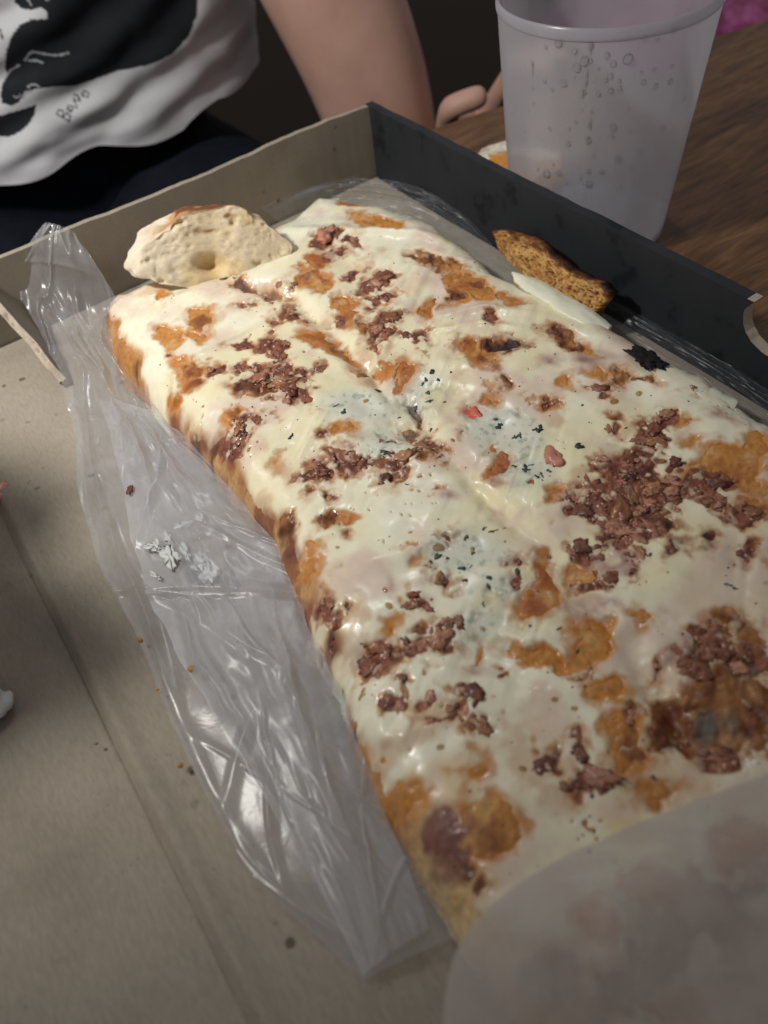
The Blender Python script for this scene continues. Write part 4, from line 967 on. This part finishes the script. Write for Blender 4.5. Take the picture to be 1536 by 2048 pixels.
# ------------------------------------------------------------------ person across the table
PL = (0.125, -0.32, -0.74)
pr = empty('person', PL); tag(pr, 'seated person in a white printed shirt and dark trousers, fingers on the table edge', 'person')
M_skin, nt, p = mat('skin'); co = coords(nt)
nt.links.new(ramp(nt, noise(nt, co, 26, 4), [(0.3, (0.50, 0.295, 0.235)), (0.7, (0.62, 0.39, 0.315))]), p.inputs['Base Color'])
p.inputs['Roughness'].default_value = 0.55; p.inputs['Subsurface Weight'].default_value = 0.15; p.inputs['Subsurface Radius'].default_value = (0.01, 0.004, 0.002)
bump(nt, p, noise(nt, co, 500, 4), 0.12, 0.0004)
def skin_body():
    vs = []; es = []; rad_ = []
    def v(p, r, par=None):
        vs.append(p); rad_.append(r if isinstance(r, tuple) else (r, r))
        if par is not None: es.append((par, len(vs) - 1))
        return len(vs) - 1
    pel = v((0.125, -0.34, -0.15), (0.10, 0.08)); bel = v((0.125, -0.34, 0.02), (0.10, 0.08), pel); ch = v((0.125, -0.335, 0.22), (0.11, 0.085), bel)
    nk = v((0.125, -0.33, 0.36), 0.05, ch); v((0.125, -0.32, 0.43), 0.05, nk)
    for sgn in (-1, 1):
        sh = v((0.125 + sgn * 0.155, -0.30, 0.29), 0.056, ch)
        if sgn < 0:
            m1 = v((-0.082, -0.20, 0.10), 0.056, sh); m2 = v((-0.108, -0.165, -0.02), 0.050, m1); el = v((-0.128, -0.165, -0.18), 0.042, m2)
            f1 = v((-0.145, -0.145, -0.125), 0.030, el); wr = v((-0.150, -0.125, -0.085), (0.018, 0.024), f1)
            pm = v((-0.140, -0.102, -0.054), (0.014, 0.025), wr)
            th0 = v((-0.112, -0.078, -0.030), 0.009, pm); th1 = v((-0.092, -0.047, 0.001), 0.0080, th0); v((-0.114, -0.0325, 0.0066), 0.0078, th1)
            i0 = v((-0.152, -0.076, -0.028), 0.0085, pm); i1 = v((-0.150, -0.048, 0.006), 0.0078, i0); v((-0.133, -0.0325, 0.0062), 0.0068, i1)
            j0 = v((-0.160, -0.074, -0.026), 0.0085, pm); j1 = v((-0.162, -0.040, 0.015), 0.0082, j0); v((-0.158, -0.018, 0.0076), 0.0072, j1)
            k0 = v((-0.173, -0.078, -0.028), 0.0085, pm); k1 = v((-0.179, -0.042, 0.014), 0.008, k0); v((-0.177, -0.022, 0.0072), 0.007, k1)
            l0 = v((-0.184, -0.082, -0.030), 0.008, pm); l1 = v((-0.194, -0.048, 0.011), 0.007, l0); v((-0.194, -0.030, 0.0066), 0.0062, l1)
        else:
            m1 = v((0.345, -0.24, 0.22), 0.046, sh); el = v((0.405, -0.15, 0.14), 0.038, m1); wr = v((0.388, 0.03, 0.195), 0.026, el); pm = v((0.365, 0.090, 0.215), (0.034, 0.028), wr)  # unseen other arm, added in a raised pose to shade the lid's lower left
            for q in range(4):
                a0 = v((0.337 + q * 0.017, 0.125, 0.222 - q * 0.004), 0.009, pm); a1 = v((0.330 + q * 0.016, 0.146, 0.204 - q * 0.004), 0.0085, a0); v((0.334 + q * 0.015, 0.126, 0.190 - q * 0.003), 0.008, a1)
            t0 = v((0.335, 0.075, 0.205), 0.011, pm); v((0.322, 0.105, 0.190), 0.009, t0)
        hp = v((0.125 + sgn * 0.085, -0.28, -0.19), 0.08, pel); kn = v((0.125 + sgn * 0.10, 0.12, -0.19), 0.058, hp); an = v((0.125 + sgn * 0.10, 0.08, -0.64), 0.038, kn); v((0.125 + sgn * 0.11, 0.20, -0.71), 0.03, an)
    me = bpy.data.meshes.new('body'); me.from_pydata(vs, es, [])
    o = bpy.data.objects.new('body_tmp', me); col.objects.link(o)
    mod = o.modifiers.new('Skin', 'SKIN'); mod.use_smooth_shade = True
    for sv, r in zip(me.skin_vertices[0].data, rad_): sv.radius = r
    me.skin_vertices[0].data[0].use_root = True
    o.modifiers.new('Sub', 'SUBSURF').levels = 2
    dg = bpy.context.evaluated_depsgraph_get(); m2 = bpy.data.meshes.new_from_object(o.evaluated_get(dg))
    bpy.data.objects.remove(o)
    m2.name = 'body'; m2.materials.clear(); m2.materials.append(M_skin)
    m2.polygons.foreach_set('use_smooth', [True] * len(m2.polygons))
    b = bpy.data.objects.new('body', m2); col.objects.link(b); return adopt(b, pr, PL)
skin_body()

# shirt: a loose torso tube with folds; its print is dyed into the cloth
def shirt():
    nth, nz = 800, 400
    th = np.linspace(-0.12 * math.pi, 1.12 * math.pi, nth); zt = np.linspace(0, 1, nz) ** 1.9
    T, Zt = np.meshgrid(th, zt)
    SX = np.where(np.cos(T) > 0, 0.162 + 0.040 * sst(0.0, 0.7, np.cos(T)), 0.162)
    x0 = 0.125 - np.cos(T) * SX
    hem = np.interp(x0, [-0.09, -0.045, 0.0, 0.038, 0.075, 0.106, 0.18, 0.3], [-0.028, -0.014, -0.012, -0.020, -0.012, -0.006, -0.006, 0.0]) + 0.003 * np.sin(x0 * 70)
    Z = hem + (0.36 - hem) * Zt
    sx = SX * (1 - 0.16 * sst(0.04, 0.36, Z)) + 0.006 * np.exp(-((Z - 0.03) / 0.03) ** 2); sy = 0.125 * (1 - 0.20 * sst(0.1, 0.36, Z))
    r = 1 + 0.03 * fbm(T, Z * 9, 1.2, 3, 401)
    Xs = 0.125 - np.cos(T) * sx * r; Ys = -0.325 + np.sin(T) * sy * r
    # folds sagging across the belly
    ph = (Z - 0.035 - 0.35 * (0.13 - Xs) * 0.55) / 0.034 + 0.5 * fbm(Xs, Z, 9, 2, 403)
    d = (0.5 - 0.5 * np.cos(ph * 2 * math.pi)) * 0.004 * sst(0.0, 0.02, Z - hem) * sst(0.16, 0.08, Z) + fbm(Xs, Z * 2.0, 22, 2, 405) * 0.004
    Ys += d * np.sin(np.clip(T, 0, math.pi)); Xs -= d * 0.3 * np.cos(T)
    P = np.stack([Xs, Ys, Z], -1).reshape(-1, 3)
    px, py = pix(P); front = (np.sin(T).ravel() > 0.05)
    C = np.tile((0.66, 0.67, 0.72), (len(P), 1))
    def inside(poly): return (poly_sd(px, py, np.array(poly, float)) > 0) & front
    def stroke(line, w_): return (line_d(px, py, np.array(line, float))[0] < w_) & front
    blk = inside([(24, -60), (30, 6), (44, 17), (62, 20), (84, 16), (94, 24), (95, 36), (80, 39), (62, 38), (42, 48), (24, 70), (13, 100), (10, 135), (14, 152), (4, 168), (1, 188), (4, 206), (20, 212), (38, 205), (50, 186), (72, 178), (105, 174),
                  (150, 172), (180, 162), (235, 142), (300, 130), (345, 108), (378, 72), (394, 30), (398, -60)])
    blk |= inside([(-30, 238), (0, 231), (40, 220), (72, 209), (70, 228), (58, 248), (40, 264), (18, 274), (-30, 270)])
    blk |= stroke([(0, 58), (5, 78)], 2.0)
    C[blk] = (0.018, 0.022, 0.028)
    for ln, w_ in (([(50, 120), (58, 108), (66, 103), (80, 106), (100, 110), (120, 110), (136, 106)], 2.0), ([(57, 121), (72, 121), (85, 125)], 2.2), ([(13, 150), (24, 138), (38, 130)], 1.6), ([(57, 174), (62, 169), (70, 169), (78, 174)], 1.8),
                   ([(46, 195), (52, 186), (62, 183)], 3.0), ([(56, 0), (62, 10)], 1.8), ([(90, 2), (98, -4)], 1.8), ([(27, 192), (34, 196), (40, 190)], 1.2)):
        C[stroke(ln, w_)] = (0.42, 0.43, 0.47)
    ink = (0.07, 0.07, 0.08)
    for ln in ([(113, 228), (138, 243)], [(113, 228), (118, 219), (127, 222), (126, 233)], [(127, 234), (133, 226), (141, 231), (138, 243)],
               [(134, 216), (144, 222)], [(134, 220), (137, 211), (146, 213), (144, 222), (137, 224)], [(150, 205), (154, 217)],
               [(147, 190), (156, 190), (158, 200), (150, 203), (147, 195)], [(158, 192), (160, 203)], [(164, 187), (170, 182), (178, 186), (175, 194), (167, 193), (164, 187)]):
        C[stroke(ln, 1.5)] = ink
    Fq = grid_faces(nz, nth)
    o = mesh_obj('shirt', P, Fq, vc_mat('shirt_cotton', 0.85, 0, 1500, 0.05, 900, 0.3, 0.0004, 0, 0.2), color=C); adopt(o, pr, PL)
    # back half and sleeves in plain cloth
    tb_ = np.linspace(1.10 * math.pi, 1.90 * math.pi, 60); zb = np.linspace(0.0, 0.36, 20); T2, Z2 = np.meshgrid(tb_, zb)
    sx = 0.162 * (1 - 0.12 * sst(0.05, 0.36, Z2)); sy = 0.125 * (1 - 0.20 * sst(0.1, 0.36, Z2))
    P2 = np.stack([0.125 - np.cos(T2) * sx, -0.325 + np.sin(T2) * sy, Z2], -1).reshape(-1, 3)
    adopt(mesh_obj('shirt_back', P2, grid_faces(20, 60), M_shirt_plain), pr, PL)
M_shirt_plain, nt, p = mat('plain_cotton'); p.inputs['Base Color'].default_value = (0.62, 0.63, 0.68, 1); p.inputs['Roughness'].default_value = 0.9
shirt()
for a_, b_, r0, r1 in (((-0.03, -0.30, 0.31), (-0.075, -0.215, 0.135), 0.075, 0.085), ((0.27, -0.30, 0.31), (0.355, -0.225, 0.21), 0.07, 0.072)):
    tube('sleeve', [a_, b_], np.array([r0, r1]), M_shirt_plain, pr, PL, 40, 20, 1.0)
M_tr, nt, p = mat('navy_trousers'); co = coords(nt)
nt.links.new(ramp(nt, noise(nt, co, 40, 4), [(0.3, (0.006, 0.008, 0.014)), (0.7, (0.012, 0.015, 0.024))]), p.inputs['Base Color'])
p.inputs['Roughness'].default_value = 0.95; p.inputs['Specular IOR Level'].default_value = 0.1; bump(nt, p, noise(nt, co, 60, 4), 0.4, 0.004)
for sg in (-1, 1):
    tube('trouser_leg', [(0.125 + sg * 0.075, -0.38, -0.16), (0.125 + sg * 0.085, -0.20, -0.155), (0.125 + sg * 0.095, 0.10, -0.17), (0.125 + sg * 0.10, 0.14, -0.22), (0.125 + sg * 0.10, 0.12, -0.45), (0.125 + sg * 0.10, 0.09, -0.68)],
         np.array([0.125, 0.12, 0.095, 0.085, 0.075, 0.07]), M_tr, pr, PL, 40, 90, 1.0)
tube('trouser_seat', [(0.125, -0.34, -0.27), (0.125, -0.339, -0.15), (0.125, -0.3385, -0.02), (0.125, -0.338, 0.06)], np.array([0.13, 0.155, 0.148, 0.135]), M_tr, pr, PL, 48, 40, 0.78)
# chair under the person
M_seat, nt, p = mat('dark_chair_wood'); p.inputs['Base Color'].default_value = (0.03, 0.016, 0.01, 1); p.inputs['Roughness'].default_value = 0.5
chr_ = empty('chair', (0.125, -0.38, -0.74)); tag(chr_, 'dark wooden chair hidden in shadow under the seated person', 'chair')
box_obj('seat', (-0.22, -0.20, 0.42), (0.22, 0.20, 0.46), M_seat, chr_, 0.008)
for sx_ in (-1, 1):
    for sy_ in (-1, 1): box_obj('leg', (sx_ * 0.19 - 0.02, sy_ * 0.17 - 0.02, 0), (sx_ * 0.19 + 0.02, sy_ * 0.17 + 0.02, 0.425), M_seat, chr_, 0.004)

# pink crushed-velvet cushion beyond the table
def cushion():
    bm = bmesh.new(); bmesh.ops.create_icosphere(bm, subdivisions=6, radius=1)
    P = np.array([v.co[:] for v in bm.verts]); Fc = np.array([[v.index for v in f.verts] for f in bm.faces]); bm.free()
    Q = np.sign(P) * np.abs(P) ** 0.6; Q = Q * np.array([0.26, 0.20, 0.10])
    Q *= (1 + f3(P, 2.5, 3, 61) * 0.10 + f3(P, 14, 3, 63) * 0.02)[:, None]
    M, nt, p = mat('pink_velvet'); co = coords(nt); f = noise(nt, co, 42, 5, 0.65, 1.0)
    nt.links.new(ramp(nt, f, [(0.36, (0.16, 0.008, 0.055)), (0.52, (0.42, 0.06, 0.24)), (0.7, (0.62, 0.16, 0.42))]), p.inputs['Base Color'])
    p.inputs['Roughness'].default_value = 0.7; p.inputs['Sheen Weight'].default_value = 0.6; bump(nt, p, f, 0.5, 0.003)
    o = mesh_obj('velvet_cushion', Q, Fc, M); o.location = (-0.82, -0.36, -0.20); o.rotation_euler = (0.15, 0.1, 0.5)
    tag(o, 'pink crushed velvet cushion beyond the far table edge', 'cushion')
    st_ = empty('stool', (-0.82, -0.36, -0.74)); tag(st_, 'dark stool in shadow under the pink velvet cushion', 'stool')
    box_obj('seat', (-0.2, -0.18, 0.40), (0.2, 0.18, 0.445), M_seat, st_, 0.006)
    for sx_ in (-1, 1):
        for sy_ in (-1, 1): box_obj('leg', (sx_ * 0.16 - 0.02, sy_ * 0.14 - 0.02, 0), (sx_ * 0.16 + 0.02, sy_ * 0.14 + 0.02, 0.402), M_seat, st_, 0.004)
cushion()
